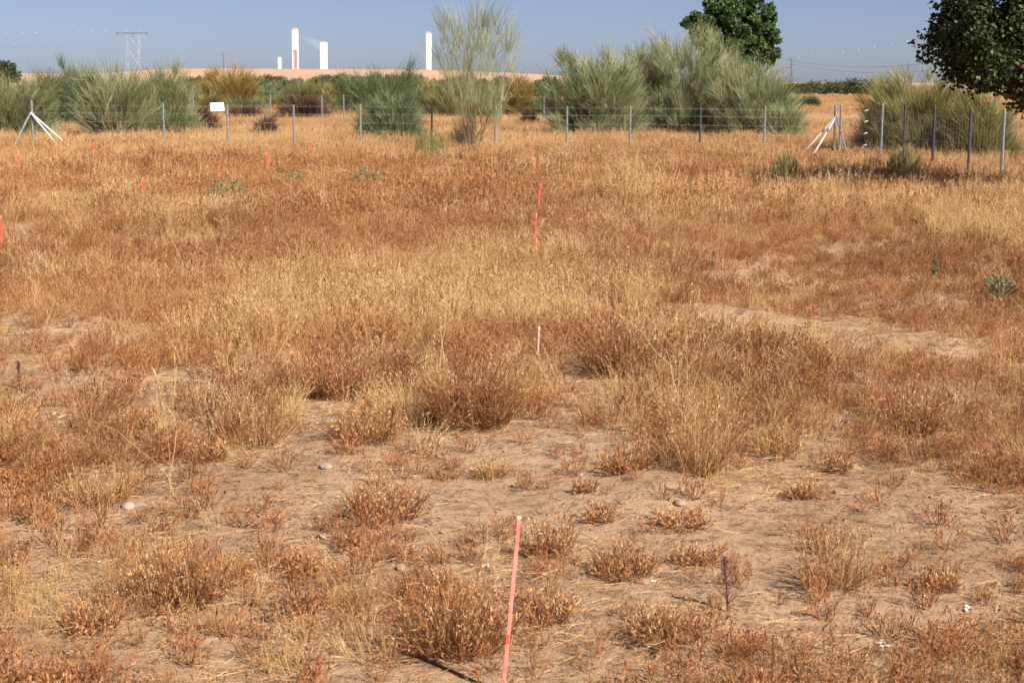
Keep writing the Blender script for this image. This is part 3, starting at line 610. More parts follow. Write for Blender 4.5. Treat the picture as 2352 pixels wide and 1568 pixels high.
for a in [((1239,750),(1235,832),8,M['pinkw'],'faded whitish pink stake half hidden in straw, second in the row'),
 ((1233,490),(1228,610),8.5,O,'orange stake in the middle row, third from the near one'),((1243,422),(1234,502),7.5,O,'orange stake leaning right, fourth in the middle row'),
 ((1226,362),(1227,420),4.5,O,'thin orange stake, fifth in the middle row'),((1220,330),(1223,374),5,O,'farthest stake of the middle row, by the fence'),
 ((329,410),(325,478),7,O,'bright orange stake in the left field, bigger than its neighbours'),((611,351),(619,410),6,O,'left-leaning orange stake in front of the sign fence'),
 ((503,370),(505,415),5,O,'faint orange stake below the white sign'),((720,331),(718,372),5,O,'orange stake close to the fence, left of the low green broom'),
 ((41,355),(48,408),5,O,'slanting orange stake near the left corner post'),((1,495),(5,590),8,O,'orange stake cut by the left picture edge'),
 ((1743,335),(1743,376),4.5,O,'small orange stake before the big brooms, right of centre'),((2138,444),(2141,494),6,O,'orange stake at the right in front of the side fence'),
 ((1958,388),(1958,430),4,M['pinkw'],'thin pale stake near the right corner post'),((217,330),(219,356),3.5,O,'tiny distant stake right of the left corner braces'),
 ((1089,435),(1088,468),3,M['pinkw'],'small whitish stake left of the middle row')]: stake(*a)

# ------------------------------------------------------------------ fences
def plan_at(px, A, B):                         # where the sight line of a photo column meets a fence line in plan
    d = ray(px, 300); n = np.array([-(B[1]-A[1]), B[0]-A[0]]); t = np.dot(n, A)/np.dot(n, d[:2]); return d[:2]*t
def post(parent, p, h, m=None, r=.024, name='post'):
    z = tz(*p); V = tube_mesh('fence_post', [[0, 0, -.25], [0, 0, h*.5], [0, 0, h-.006], [0, 0, h]], [r, r, r, r*.8], m or M['zinc'], 8)
    return obj(name, V, parent, (p[0], p[1], z))
def wires(parent, a, b, heights, r, posts, mesh_step=None, h0=.1, h1=1.0, rm=.0012):
    n = 24
    for h in heights:
        t = np.linspace(0, 1, n)[:, None]; P = np.array(a)[None]*(1-t)+np.array(b)[None]*t
        z = terrain(P[:, 0], P[:, 1]); z = np.convolve(np.pad(z, 3, 'edge'), np.ones(7)/7, 'valid')
        pts = np.concatenate([P, (z+h+.008*np.sin(np.linspace(0, 19, n)))[:, None]], 1); pts[:, 1] -= .03
        obj('wire', tube_mesh('fence_wire', pts, r, M['wire'], 4), parent)
    if mesh_step:
        L = np.linalg.norm(np.array(b)-np.array(a)); k = int(L/mesh_step); t = np.linspace(0, 1, k)[:, None]; P = np.array(a)[None]*(1-t)+np.array(b)[None]*t; z = terrain(P[:, 0], P[:, 1])
        Q = np.stack([np.concatenate([P-[0, .034], (z+h0)[:, None]], 1), np.concatenate([P-[0, .034], (z+h1)[:, None]], 1)], 1)
        V, Fq = tubes(Q, np.full((k, 2), rm), 3); o = obj('wire_mesh', mesh('wire_mesh', V, Fq, M['wire']), parent); o['kind'] = 'stuff'
def brace(parent, p0, p1, m, r=.02): return obj('brace', tube_mesh('fence_brace', [p0, list((np.array(p0)+np.array(p1))/2), p1], r, m, 8), parent)
FA, FB, FC = gp(75, 347)[:2], gp(1917, 360)[:2], gp(2305, 424)[:2]; FD = FC+(FC-FB)*1.3
f = thing('front_fence', (0, 0, 0), 'wire fence with grey posts across the back of the field', 'fence')
for px in (75, 376, 523, 675, 828, 992, 1138, 1302, 1447, 1608, 1756, 1917):
    p = plan_at(px, FA, FB); h = 1.12 if px not in (75, 1917) else 1.2
    post(f, p, h, M['darkpost'] if px in (992, 1608) else None, .028 if px in (75, 1917) else .023)
wires(f, FA, FB, (.12, .3, .5, .7, .9, 1.07), .0026, None, .15, .1, 1.07, .0008)
for (dx, dy, mm) in ((-.28, -1.0, M['zinc']), (1.05, -.25, M['white_tube']), (1.35, -.02, M['white_tube'])):
    brace(f, (FA[0], FA[1]-.04, tz(*FA)+.92), (FA[0]+dx*.78, FA[1]-.04+dy, tz(*FA)-.02), mm)
for (dx, dy, mm) in ((-.72, -.30, M['white_tube']), (-1.0, -.05, M['white_tube']), (.12, -1.1, M['zinc'])):
    brace(f, (FB[0], FB[1]-.04, tz(*FB)+.95), (FB[0]+dx*.85, FB[1]-.04+dy, tz(*FB)-.02), mm)
f = thing('side_fence', (0, 0, 0), 'wire fence with dark posts coming forward at the right, under the tree', 'fence')
post(f, plan_at(1930, FB, FC), 1.2)
for px, mm in ((2025, None), (2077, M['darkpost']), (2145, M['darkpost']), (2228, M['darkpost']), (2305, None)): post(f, plan_at(px, FB, FC), 1.24, mm, .026)
for t in (.06, .22, .38): post(f, FC*(1-t-.1)+FD*(t+.1), 1.24, M['darkpost'])
wires(f, FB+[.05, -.1], FD, (.12, .35, .6, .85, 1.08), .0026, None, .15, .1, 1.08, .0008)
pt = plan_at(1987, FB, FC)
for h in (.22, .35, .6, .85, 1.08): obj('wire_tensioner', tube_mesh('wire_tensioner', [[-.04, 0, -.01], [0, 0, .012], [.04, 0, .02]], [.006, .012, .006], M['white_tube'], 8), f, (pt[0], pt[1]-.05, tz(*pt)+h))
RA, RB = np.array([-21., 57.5]), np.array([13., 61.5])
f = thing('rear_fence', (0, 0, 0), 'second line of thin fence posts farther back among the shrubs', 'fence')
for px in (113, 445, 622, 740, 790, 1150, 1249, 1705): post(f, plan_at(px, RA, RB), 1.12, None, .024)
wires(f, RA, RB, (.4, .75, 1.08), .002, None)
# sign
sp = plan_at(498, FA, FB); c = at(499, 245.5, sp[1]-.07); w2, h2 = 15.5*pxm(499, 245, sp[1]), 9.5*pxm(499, 245, sp[1])
t = thing('sign', c, 'blank looking white sign plate hung on the front fence', 'sign'); t.rotation_euler = (R(-14), R(-3), R(20))
V, Fq = boxes([(-w2, w2, -.004, .004, -h2, h2)]); pl_ = obj('plate', mesh('sign_plate', V, Fq, M['sign']), t)
V = np.array([(-w2*.55, -.0065, -h2*.05), (-w2*.1, -.0065, -h2*.75), (-w2*.62, -.0065, -h2*.62)]); V = np.concatenate([V, V+[0, .0015, 0]])
obj('dark_mark', mesh('sign_mark', V, [np.array([[0, 2, 1], [3, 4, 5]]), np.array([[0, 1, 4, 3], [1, 2, 5, 4], [2, 0, 3, 5]])], M['black']), pl_)
for sx in (-1, 1): obj('hanger', tube_mesh('sign_hanger', [(sx*w2*.8, .005, h2), (sx*w2*.8, .04, h2+.02), (sx*w2*.8, .06, h2-.02)], .003, M['wire'], 4), t)

# ------------------------------------------------------------------ brooms (fine twigged shrubs)
def broom_mesh(rs, W, H, D, sprays, per, tw, tl, vase=False, lo=.03, lobe=.36, up=.52, shell=.26, flat=0.0, tmean=.5):
    th = rs.rand(sprays)*6.283; cz = rs.rand(sprays)**.75*(1-lo)+lo; sr = np.sqrt(np.maximum(1-cz**2, 0))**.58
    dirs = np.stack([np.cos(th)*sr, np.sin(th)*sr, cz], 1)
    lob = 1-lobe*fbm(dirs[:, 0]*2+dirs[:, 2], dirs[:, 1]*2-dirs[:, 2], 1.6, 2, rs.rand()*50)*1.2+lobe*.3
    rr = (shell+(1-shell)*rs.rand(sprays)**.6)*lob
    tip = dirs*rr[:, None]*np.array([W*.5, D*.5, H])
    if vase:                                   # open vase shape, widest high up
        hz = .30+.70*rs.rand(sprays)**.75; ra = np.sqrt(rs.rand(sprays))*(.22+.78*np.sin(np.clip(hz*1.15, 0, 1)*2.0)); tip = np.stack([np.cos(th)*ra*W*.5, np.sin(th)*ra*D*.5, H*hz*(1-.12*ra)], 1)
    L = tl*(.6+.7*rs.rand(sprays))
    sd = unit(unit(tip*np.array([1, 1, .45])+1e-6)*(1-up)+np.array([0, 0, 1.])*up+rs.normal(0, .12, (sprays, 3)))
    b = tip-sd*L[:, None]; b[:, 2] = np.maximum(b[:, 2], .05)
    N = sprays*per; si = np.repeat(np.arange(sprays), per)
    B = b[si]+rs.normal(0, .07*tl, (N, 3)); d = unit(sd[si]+rs.normal(0, .30, (N, 3))); l = L[si]*(.55+.75*rs.rand(N))
    tt = np.array([0, .5, 1.]); P = B[:, None]+d[:, None]*(l[:, None]*tt[None])[:, :, None]
    P[:, 2] += (unit(tip[si]*[1, 1, 0]+1e-6)*(.10*l*rs.rand(N))[:, None]); P[:, 1] += rs.normal(0, .03*tl, (N, 3)); P[:, :, 2] = np.maximum(P[:, :, 2], .02)
    ti = np.clip(np.repeat(rs.normal(tmean, .22, sprays), per)+rs.normal(0, .14, N), 0, 1)
    A = ribbons(P, tw*(.7+.6*rs.rand(N))[:, None]*np.array([1, .9, .5])[None], rs, ti)
    k = min(sprays, 26 if vase else 60); s = rs.choice(sprays, k, False); n0 = rs.normal(0, (.05 if vase else .09)*W, (k, 2)); H_ = H*(.34 if vase else 1)
    q0 = np.concatenate([n0, np.full((k, 1), -.05)], 1); q3 = b[s]; bend = rs.normal(0, .05*W, (k, 3))
    Q = np.stack([q0, q0*.66+q3*.34+bend*.6+[0, 0, .08*H], q0*.33+q3*.67+bend*.5+[0, 0, .05*H], q3], 1); Q[:, 1:, 2] = np.maximum(Q[:, 1:, 2], .03)
    T = tubes(Q, np.array([.022, .016, .011, .006])[None]*np.maximum(H_/2.4, .4)*(.6+.7*rs.rand(k))[:, None], 5)
    return A, T
def broom(px, base_py, wpx, hpx, mk, lab, y=None, seed=0, group='broom shrubs behind the fence', sprays=300, per=40, tw=.009, tl=.55, depth=.8, name='broom_shrub', twig='twig', **kw):
    yy = y if y is not None else gp(px, base_py)[1]; c = at(px, base_py, yy); m = pxm(px, base_py, yy); rs = np.random.RandomState(2000+seed)
    W, H = wpx*m*1.08, hpx*m*1.06; z = tz(c[0], c[1]); H = max(c[2]+H-z, .3)
    near = y < 60 and mk != 'dead' and not kw.get('vase')
    if near: per, tw = int(per*.92), tw*.92
    A, T = broom_mesh(rs, W, H, W*depth, sprays, per, tw, tl, **kw)
    t = thing(name, (c[0], c[1], z), lab, 'shrub', group)
    obj('crown', mesh(name+'_crown', A[0], A[1], M[mk], A[2]), t); obj('stems', mesh(name+'_stems', T[0], T[1], M[twig]), t)
    if near and sprays > 100:                  # scattered dead, bleached sprays
        A, T = broom_mesh(rs, W, H*.97, W*depth, sprays//9, 22, tw*.8, tl, **dict(kw, tmean=.75)); obj('dry_tips', mesh(name+'_dry_tips', A[0], A[1], M['drytwig'], A[2]), t)
    return t
BR = [ # px, base py, width, height, material, label, distance, kwargs
 (1375,335,275,245,'broom','big rounded broom behind the fence, left one of the central mass',23.5,dict(lo=.14,sprays=420,per=42,tmean=.56)),
 (1565,335,300,285,'broom','tallest broom in the central mass, in front of the poplar',25.0,dict(lo=.14,sprays=480,per=42,tmean=.6)),
 (1728,335,255,212,'broom','low broad broom at the right end of the central mass',24.0,dict(lo=.14,sprays=400,per=42,tmean=.58)),
 (1465,330,200,232,'broom','broom squeezed between the two biggest central ones',26.5,dict(sprays=260,per=40,tmean=.5)),
 (1660,330,170,270,'broom','grey-green broom rising behind the tallest one',28.0,dict(sprays=260,per=40,tmean=.66)),
 (1800,340,110,115,'broom','small pale broom at the outer right foot of the central mass',23.2,dict(sprays=160,per=36,tmean=.6,tl=.45)),
 (2115,375,350,240,'broomo','wide olive broom behind the side fence, under the oak branches',19.0,dict(sprays=480,per=42,tl=.5,tmean=.62)),
 (2250,380,200,190,'broomo','grey broom half hidden under the oak at right',18.2,dict(sprays=280,per=40,tl=.5,tmean=.5)),
 (2010,368,120,125,'broomo','small broom at the left foot of the wide olive one',19.3,dict(sprays=150,per=36,tl=.4,tmean=.5)),
 (35,330,220,180,'broom','broom at the left picture edge behind the corner post',22.5,dict(sprays=300,per=40,tmean=.42)),
 (150,300,200,172,'broomd','dark broom just right of the corner post at left',27.0,dict(sprays=320,per=42,tmean=.62)),
 (268,325,240,196,'broom','light green broom on bare stems in the left group',22.8,dict(sprays=280,per=38,lo=.35,tmean=.58)),
 (388,322,165,196,'broom','upright grey-green broom right of the light green one',23.6,dict(sprays=280,per=40,tmean=.5)),
 (905,332,160,128,'broomd','low dense blue-green broom touching the fence left of centre',22.2,dict(sprays=300,per=44,tl=.45,lobe=.25,tmean=.68)),
 (840,325,60,110,'broomo','thin broom at the left side of the low dense one',23.0,dict(sprays=50,per=26,tl=.5)),
 (1088,350,200,345,'broom','tall wispy half bare broom in the middle, reaching the sky',19.2,dict(sprays=120,per=24,tl=.6,tw=.0048,vase=True,up=.72,tmean=.72)),
 (1068,350,62,150,'broomo','bushier broom standing at the foot of the wispy one',19.6,dict(sprays=40,per=22,tl=.55,tw=.006,up=.9,tmean=.55)),
 (528,240,165,96,'broomy','yellow-ochre broom in the distance above the sign',45.0,dict(sprays=260,per=34,tw=.016,tl=.75)),
 (885,232,240,100,'broomd','dark wide shrub thicket left of the wispy broom',40.0,dict(sprays=300,per=34,tw=.014,tl=.9,lobe=.6,tmean=.55)),
 (1192,240,85,82,'broomy','yellow-green broom right of the wispy broom',38.0,dict(sprays=180,per=34,tw=.013,tl=.7,tmean=.3)),
 (706,242,135,68,'broomo','rounded olive broom beyond the dark dead shrub',46.0,dict(sprays=200,per=34,tw=.015,tl=.7)),
 (600,248,125,52,'broomd','small blue-green broom right of the ochre one',48.0,dict(sprays=160,per=34,tw=.015,tl=.6,tmean=.75)),
 (772,242,90,58,'broomo','small olive broom left of the dark thicket',45.0,dict(sprays=100,per=34,tw=.015,tl=.6)),
 (1010,250,120,60,'broomo','brown-green shrub behind the foot of the wispy broom',36.0,dict(sprays=160,per=34,tw=.012,tl=.6,tmean=.35)),
 (1110,245,110,70,'broomo','brownish shrub just right of the wispy broom stems',37.0,dict(sprays=160,per=34,tw=.012,tl=.6,tmean=.35)),
 (455,312,125,80,'dead','dark dead shrub beside the fence post left of the sign',24.5,dict(sprays=170,per=34,tl=.4,tw=.009,lo=.0,up=.4)),
 (612,312,75,52,'dead','small round dark dead bush in the open behind the fence',23.5,dict(sprays=110,per=34,tl=.3,tw=.009,lo=.0,up=.35)),
 (695,274,160,62,'dead','long low dark brown thicket behind the rear posts',33.0,dict(sprays=220,per=36,tl=.5,tw=.012,lo=.0,up=.4)),
 (565,272,110,40,'dead','brownish scrub right of the white sign',34.0,dict(sprays=110,per=30,tl=.5,tw=.012,lo=.0,up=.4,tmean=.8)),
 (1215,278,55,38,'dead','small dark bush right of the wispy broom',30.0,dict(sprays=90,per=30,tl=.3,tw=.010,lo=.0,up=.35)),
 (640,258,150,44,'broomo','low olive broom between the ochre one and the brown thicket',46.0,dict(sprays=150,per=30,tw=.013,tl=.5,tmean=.5)),
 (560,262,120,42,'broomd','low blue-green broom behind the white sign',43.0,dict(sprays=130,per=30,tw=.013,tl=.5,tmean=.6)),
 (480,258,95,50,'broomo','low olive broom left of the white sign',44.0,dict(sprays=120,per=30,tw=.013,tl=.5,tmean=.45)),
 (790,264,120,44,'broomo','low olive broom behind the pair of rear posts',40.0,dict(sprays=130,per=30,tw=.013,tl=.5,tmean=.55)),
 (965,262,100,52,'broomd','grey-green broom peeping out behind the low dense one',40.0,dict(sprays=120,per=30,tw=.013,tl=.5,tmean=.6)),
 (1150,262,110,42,'broomo','low olive broom right of the wispy broom foot',41.0,dict(sprays=120,per=30,tw=.013,tl=.5,tmean=.5)),
 (1250,268,90,60,'broomd','blue-green broom at the left flank of the central mass',38.0,dict(sprays=120,per=30,tw=.013,tl=.5,tmean=.55)),
 (1857,257,58,32,'broomd','rounded dark green bush in the gap at right',48.0,dict(sprays=160,per=36,tl=.5,tw=.016,tmean=.35)),
 (2010,415,60,28,'dead','low dark brush at the foot of the side fence',15.6,dict(sprays=70,per=26,tl=.2,tw=.006,lo=0.,up=.3)),
]
for k, (px, by, w, h, mk, lab, yy, kw) in enumerate(BR):
    kw = dict(kw); nm = 'dead_shrub' if mk == 'dead' else 'broom_shrub'
    t = broom(px, by, w, h, mk, lab, y=yy*KD, seed=k, name=nm, twig='twig', group='dark dead shrubs' if mk == 'dead' else 'broom shrubs around the fence', **kw)
    if kw.get('vase'):
        rs = np.random.RandomState(4); m = pxm(px, by, yy*KD); A, T = broom_mesh(rs, w*m*1.1, h*m*1.07, w*m*.8, 34, 12, .005, .5, vase=True, up=.6, tmean=.5)
        obj('dry_tips', mesh('broom_dry_tips', A[0], A[1], M['broomy'], A[2]), t)

# ------------------------------------------------------------------ leafy trees
def leaf_cloud(rs, centres, radii, nper, leaf, tmean=.5):
    C = np.repeat(centres, nper, 0); Rr = np.repeat(radii, nper); N = len(C)
    d = unit(rs.normal(size=(N, 3))); p = C+d*(Rr*(.55+.5*rs.rand(N)))[:, None]
    D = d*.6+rs.normal(0, .6, (N, 3))+[0, 0, -.25]
    ti = np.clip(np.repeat(rs.normal(tmean, .14, len(centres)), nper)+rs.normal(0, .16, N), 0, 1)
    return diamonds(p, D, leaf*(.7+.6*rs.rand(N)), leaf*.75, rs, ti)
def limb(a, b, rs, bend=.08, K=6):
    t = np.linspace(0, 1, K)[:, None]; L = np.linalg.norm(np.array(b)-np.array(a)); o = rs.normal(0, bend*L, 3)
    return np.array(a)*(1-t)+np.array(b)*t+np.sin(t*math.pi)*o
def tree(name, loc, lab, cat, lobes, nclump, nper, leaf, mk, trunk, seed, group=None, tm=.5):
    rs = np.random.RandomState(seed); t = thing(name, loc, lab, cat, group); cs, rr = [], []
    lob = np.array(lobes, float); wgt = (lob[:, 3]*lob[:, 4]); pick = rs.choice(len(lob), nclump, p=wgt/wgt.sum())
    d = unit(rs.normal(size=(nclump, 3))); u = (.45+.55*rs.rand(nclump)**.5)[:, None]
    c = lob[pick, :3]+d*u*np.stack([lob[pick, 3], lob[pick, 3], lob[pick, 4]], 1)*.9
    A = leaf_cloud(rs, c, np.full(nclump, .14)*np.mean(lob[:, 3])*(.8+.9*rs.rand(nclump)), nper, leaf, tm)
    obj('crown', mesh(name+'_crown', A[0], A[1], M[mk], A[2]), t)
    (h, r) = trunk; P = np.array([[0, 0, -.2], [.02*h, 0, h*.35], [-.02*h, .02*h, h*.7], [0, 0, h]])
    obj('trunk', tube_mesh(name+'_trunk', P, [r*1.25, r, r*.85, r*.6], M['bark'], 10), t)
    k = min(22, nclump); Q = np.stack([limb([0, 0, h*(.45+.5*rs.rand())], c[q_], rs) for q_ in rs.choice(nclump, k, False)])
    V, Fq = tubes(Q, np.linspace(r*.42, r*.08, 6)[None]*np.ones((k, 1)), 6); obj('limbs', mesh(name+'_limbs', V, Fq, M['bark']), t)
    return t
# poplar behind the brooms
yy = 36.0*KD; m = pxm(1700, 60, yy); b = at(1705, 60, yy)
def lb(px, py, rx, ry, dy=0): q_ = at(px, py, yy); return (q_[0]-b[0], dy, q_[2], rx*m, ry*m)
tree('poplar_tree', (b[0], yy, 0), 'dense dark green tree standing behind the central brooms', 'tree',
     [lb(1690,55,75,60), lb(1600,65,36,34,-.5), lb(1740,70,55,52,.4), lb(1765,112,36,40,.3), lb(1660,20,50,26), lb(1715,10,44,22), lb(1690,115,75,45), lb(1640,90,50,45), lb(1700,170,70,40), lb(1755,30,34,24), lb(1785,95,20,20), lb(1640,5,30,18), lb(1582,52,16,14)],
     330, 120, .125, 'poplar', (4.2, .16), 41, tm=.55)
# oak at the right edge, branches hanging in from the right
yy = 12.6*KD; m = pxm(2330, 100, yy); b = at(2500, 300, yy)
oak = thing('oak_tree', (b[0], yy, tz(b[0], yy)), 'dark tree reaching into the picture at the upper right corner', 'tree')
rs = np.random.RandomState(77); bz = tz(b[0], yy)
def lo_(px, py, dy=0): q_ = at(px, py, yy); return np.array([q_[0]-b[0], dy, q_[2]-bz])
cs = []
for (px, py, rx, ry, k) in ((2350,60,110,90,90),(2265,75,70,64,58),(2210,55,46,48,30),(2195,18,42,32,20),(2168,68,26,20,12),(2232,120,52,42,44),(2305,140,80,48,52),(2262,158,52,24,22),(2350,190,50,34,26),(2172,112,24,12,9),
                         (2330,-60,140,80,90),(2480,40,150,160,130),(2600,60,130,150,60),(2240,-40,80,60,44),(2350,235,30,14,8),(2212,152,32,16,12),(2200,95,36,30,22)):
    for _ in range(k):
        d = unit(rs.normal(size=3)); u = rs.rand()**.45; cs.append(lo_(px+12+d[0]*rx*u, py+d[2]*ry*u, d[1]*1.2*u))
for (xa, ya, xb, yb) in ((2260,120,2145,74),(2250,140,2150,118),(2240,40,2165,14),(2250,165,2185,165),(2300,180,2215,195),(2230,80,2136,98)):
    for _ in range(11): u = rs.rand(); cs.append(lo_(xa+(xb-xa)*u+rs.normal(0, 5), ya+(yb-ya)*u+rs.normal(0, 5), rs.normal(0, .4)))
cs = np.array(cs); A = leaf_cloud(rs, cs, .10+.15*rs.rand(len(cs)), 40, .072, .45)
obj('crown', mesh('oak_crown', A[0], A[1], M['oak'], A[2]), oak)
obj('trunk', tube_mesh('oak_trunk', [[0, 0, -.2], [.1, 0, .6], [.02, .05, 1.4], [-.05, 0, 2.3]], [.27, .21, .19, .15], M['bark'], 12), oak)
tg = [lo_(2190,60), lo_(2215,130), lo_(2250,175), lo_(2280,200,-.3), lo_(2310,245,-.2), lo_(2345,225,.3), lo_(2240,20,.4), lo_(2300,80,-.5), lo_(2330,-60), lo_(2450,-40,.6), lo_(2600,0), lo_(2180,115), lo_(2145,74), lo_(2150,118), lo_(2185,165), lo_(2215,195), lo_(2262,212)]
tg += [cs[q_] for q_ in rs.choice(len(cs), 40, False)]
Q = np.stack([limb([-.04, 0, 1.2+1.1*rs.rand()], q_, rs, .09, 8) for q_ in tg]); V, Fq = tubes(Q, np.linspace(.055, .007, 8)[None]*np.ones((len(tg), 1)), 6)
obj('limbs', mesh('oak_limbs', V, Fq, M['bark']), oak)

# far grove trees: a few round-crowned trees copied across the plain
def grove_tree(name, lab, seed, group):
    rs = np.random.RandomState(seed); t = thing(name, (0, 0, 0), lab, 'tree', group); k = 46
    d = unit(rs.normal(size=(k, 3))); c = d*np.array([2.3, 2.3, 1.2])*(.5+.5*rs.rand(k))[:, None]+[0, 0, 1.5]; c[:, 2] = np.maximum(c[:, 2], .35)
    A = leaf_cloud(rs, c, .45+.35*rs.rand(k), 26, .34, .5); obj('crown', mesh('grove_crown', A[0], A[1], M['grove'], A[2]), t)
    obj('trunk', tube_mesh('grove_trunk', [[0, 0, -.3], [.1, 0, .8], [0, .1, 2.0]], [.22, .17, .1], M['bark'], 7), t)
    return t
GR = {'l': ('small round dark green tree in the grove under the towers', 'grove trees under the towers'),
      'r': ('dark green tree in the row on the plain at the right gap', 'row of trees at the right gap'),
      'm': ('dark green tree on the plain behind the wispy broom', 'trees behind the wispy broom')}
FAR = [(x_, 250+((x_*37) % 60), s_, 'l') for x_, s_ in ((590,1.0),(606,1.15),(622,1.0),(640,1.1),(655,.8),(735,1.1),(752,1.25),(772,1.1),(790,1.3),(812,1.2))]
FAR += [(x_, 150+((x_*23) % 30), s_, 'l') for x_, s_ in ((600,.75),(628,.8),(650,.7),(690,.6),(745,.8),(775,.9),(800,.85))]
FAR += [(x_, 190+((x_*31) % 50), s_, 'm') for x_, s_ in ((830,1.1),(860,1.2),(900,1.0),(935,1.1),(965,1.0),(1000,.9),(1035,.9),(1070,1.0),(1110,.9),(1150,1.),(1240,.9),(1262,1.),(430,.9),(460,.8))]
FAR += [(x_, 120+((x_*19) % 26), s_, 'r') for x_, s_ in ((1828,.6),(1846,.55),(1864,.7),(1880,.6),(1896,.75),(1912,.65),(1928,.8),(1944,.8),(1960,.85),(1976,.9))]
pr = {}
ORD = 'first second third fourth fifth sixth seventh eighth ninth tenth eleventh twelfth thirteenth fourteenth fifteenth sixteenth seventeenth eighteenth nineteenth twentieth'.split()
ROWS = [('l', 'dark round tree, %s from the left in the farther grove under the towers', FAR[:10]), ('l', 'low dark tree, %s from the left in the nearer grove under the towers', FAR[10:17]),
        ('m', 'dark tree on the plain, %s from the left across the middle skyline', sorted(FAR[17:31])), ('r', 'dark bushy tree, %s from the left in the row at the right gap', FAR[31:])]
k = 0
for g, lab, row in ROWS:
    for n2_, (px, yy, s, _) in enumerate(row):
        v = (g, k % 3); yy = yy*KD; k += 1
        if v not in pr: t = pr[v] = grove_tree('grove_tree', lab, 50+len(pr), GR[g][1])
        else: t = copy_tree(pr[v])
        q_ = at(px, 200, yy); t.location = (q_[0], yy, tz(q_[0], yy)); t.rotation_euler.z = k*1.7; t.scale = (s*1.15, s*1.15, s*(.8+.3*((k*7) % 5)/4)); t['label'] = lab % ORD[n2_]
q_ = at(16, 160, 230); tree('pine_tree', (q_[0], 230, 0), 'distant dark tree poking above the brooms at the left edge', 'tree', [(0,0,3.0,1.5,1.1),(.2,0,2.2,1.9,1.0)], 60, 40, .3, 'grove', (2.2, .2), 5, tm=.2)
# low scrub dotted over the plain between the brooms and the groves
def scrub(mk, seed):
    rs = np.random.RandomState(seed); A, T = broom_mesh(rs, 3.6, 1.9, 3.6, 110, 26, .03, .6, tmean=.5)
    t = thing('scrub_bush', (0, 0, 0), 'low scrub bush on the plain far behind the fence', 'shrub', 'scrub on the plain')
    obj('crown', mesh('scrub_crown', A[0], A[1], M[mk], A[2]), t); return t
sp_ = [scrub(mk, 3100+k) for k, mk in enumerate(('broomo', 'broomd', 'broomo', 'broomy', 'broomd'))]; rs = np.random.RandomState(99)
spots = [(560+520*rs.rand(), 196+42*rs.rand()**1.3) for _ in range(70)] + [(1130+140*rs.rand(), 200+30*rs.rand()) for _ in range(8)] + [(1825+130*rs.rand(), 206+10*rs.rand()) for _ in range(5)] + [(420+140*rs.rand(), 205+42*rs.rand()) for _ in range(12)]
zones = [(560, 'behind the ochre broom'), (850, 'under the towers'), (1100, 'behind the wispy broom'), (1300, 'left of the central brooms'), (3000, 'in the right gap')]
cols = ('olive', 'grey-green', 'dull olive', 'ochre', 'deep green'); cnt = {}
for k, (px, py) in enumerate(sorted(spots)):
    q_ = gp(px, py); kk = k if k < 5 else rs.randint(5); t = sp_[kk] if k < 5 else copy_tree(sp_[kk]); sc = (.5+.7*rs.rand())*(1.0 if q_[1] < 170 else 1.35)
    t.location = (q_[0], q_[1], tz(q_[0], q_[1])-.05); t.rotation_euler.z = rs.rand()*6; t.scale = (sc*1.2, sc*1.2, sc)
    zn = [b_ for a_, b_ in zones if px < a_][0]; key = (zn, kk); cnt[key] = cnt.get(key, 0)+1
    t['label'] = '%s scrub bush %s, %s of its colour from left' % (cols[kk], zn, ORD[cnt[key]-1])
# stone heap
p = at(1258, 238, 88.0); t = thing('stone_heap', (p[0], 88.0, tz(p[0], 88.0)), 'small heap of pale stones beside the left central broom', 'stone heap')
rs = np.random.RandomState(5)
for k in range(14):
    b_ = bmesh.new(); bmesh.ops.create_icosphere(b_, subdivisions=1, radius=.16+.1*rs.rand())
    for v in b_.verts: v.co *= 1+rs.normal(0, .12)
    me = bpy.data.meshes.new('heap_stone'); b_.to_mesh(me); b_.free(); me.materials.append(M['stonew']); obj('stone', me, t, (rs.normal(0, .5), rs.normal(0, .25), .1+.45*rs.rand()*(k % 3)/2))

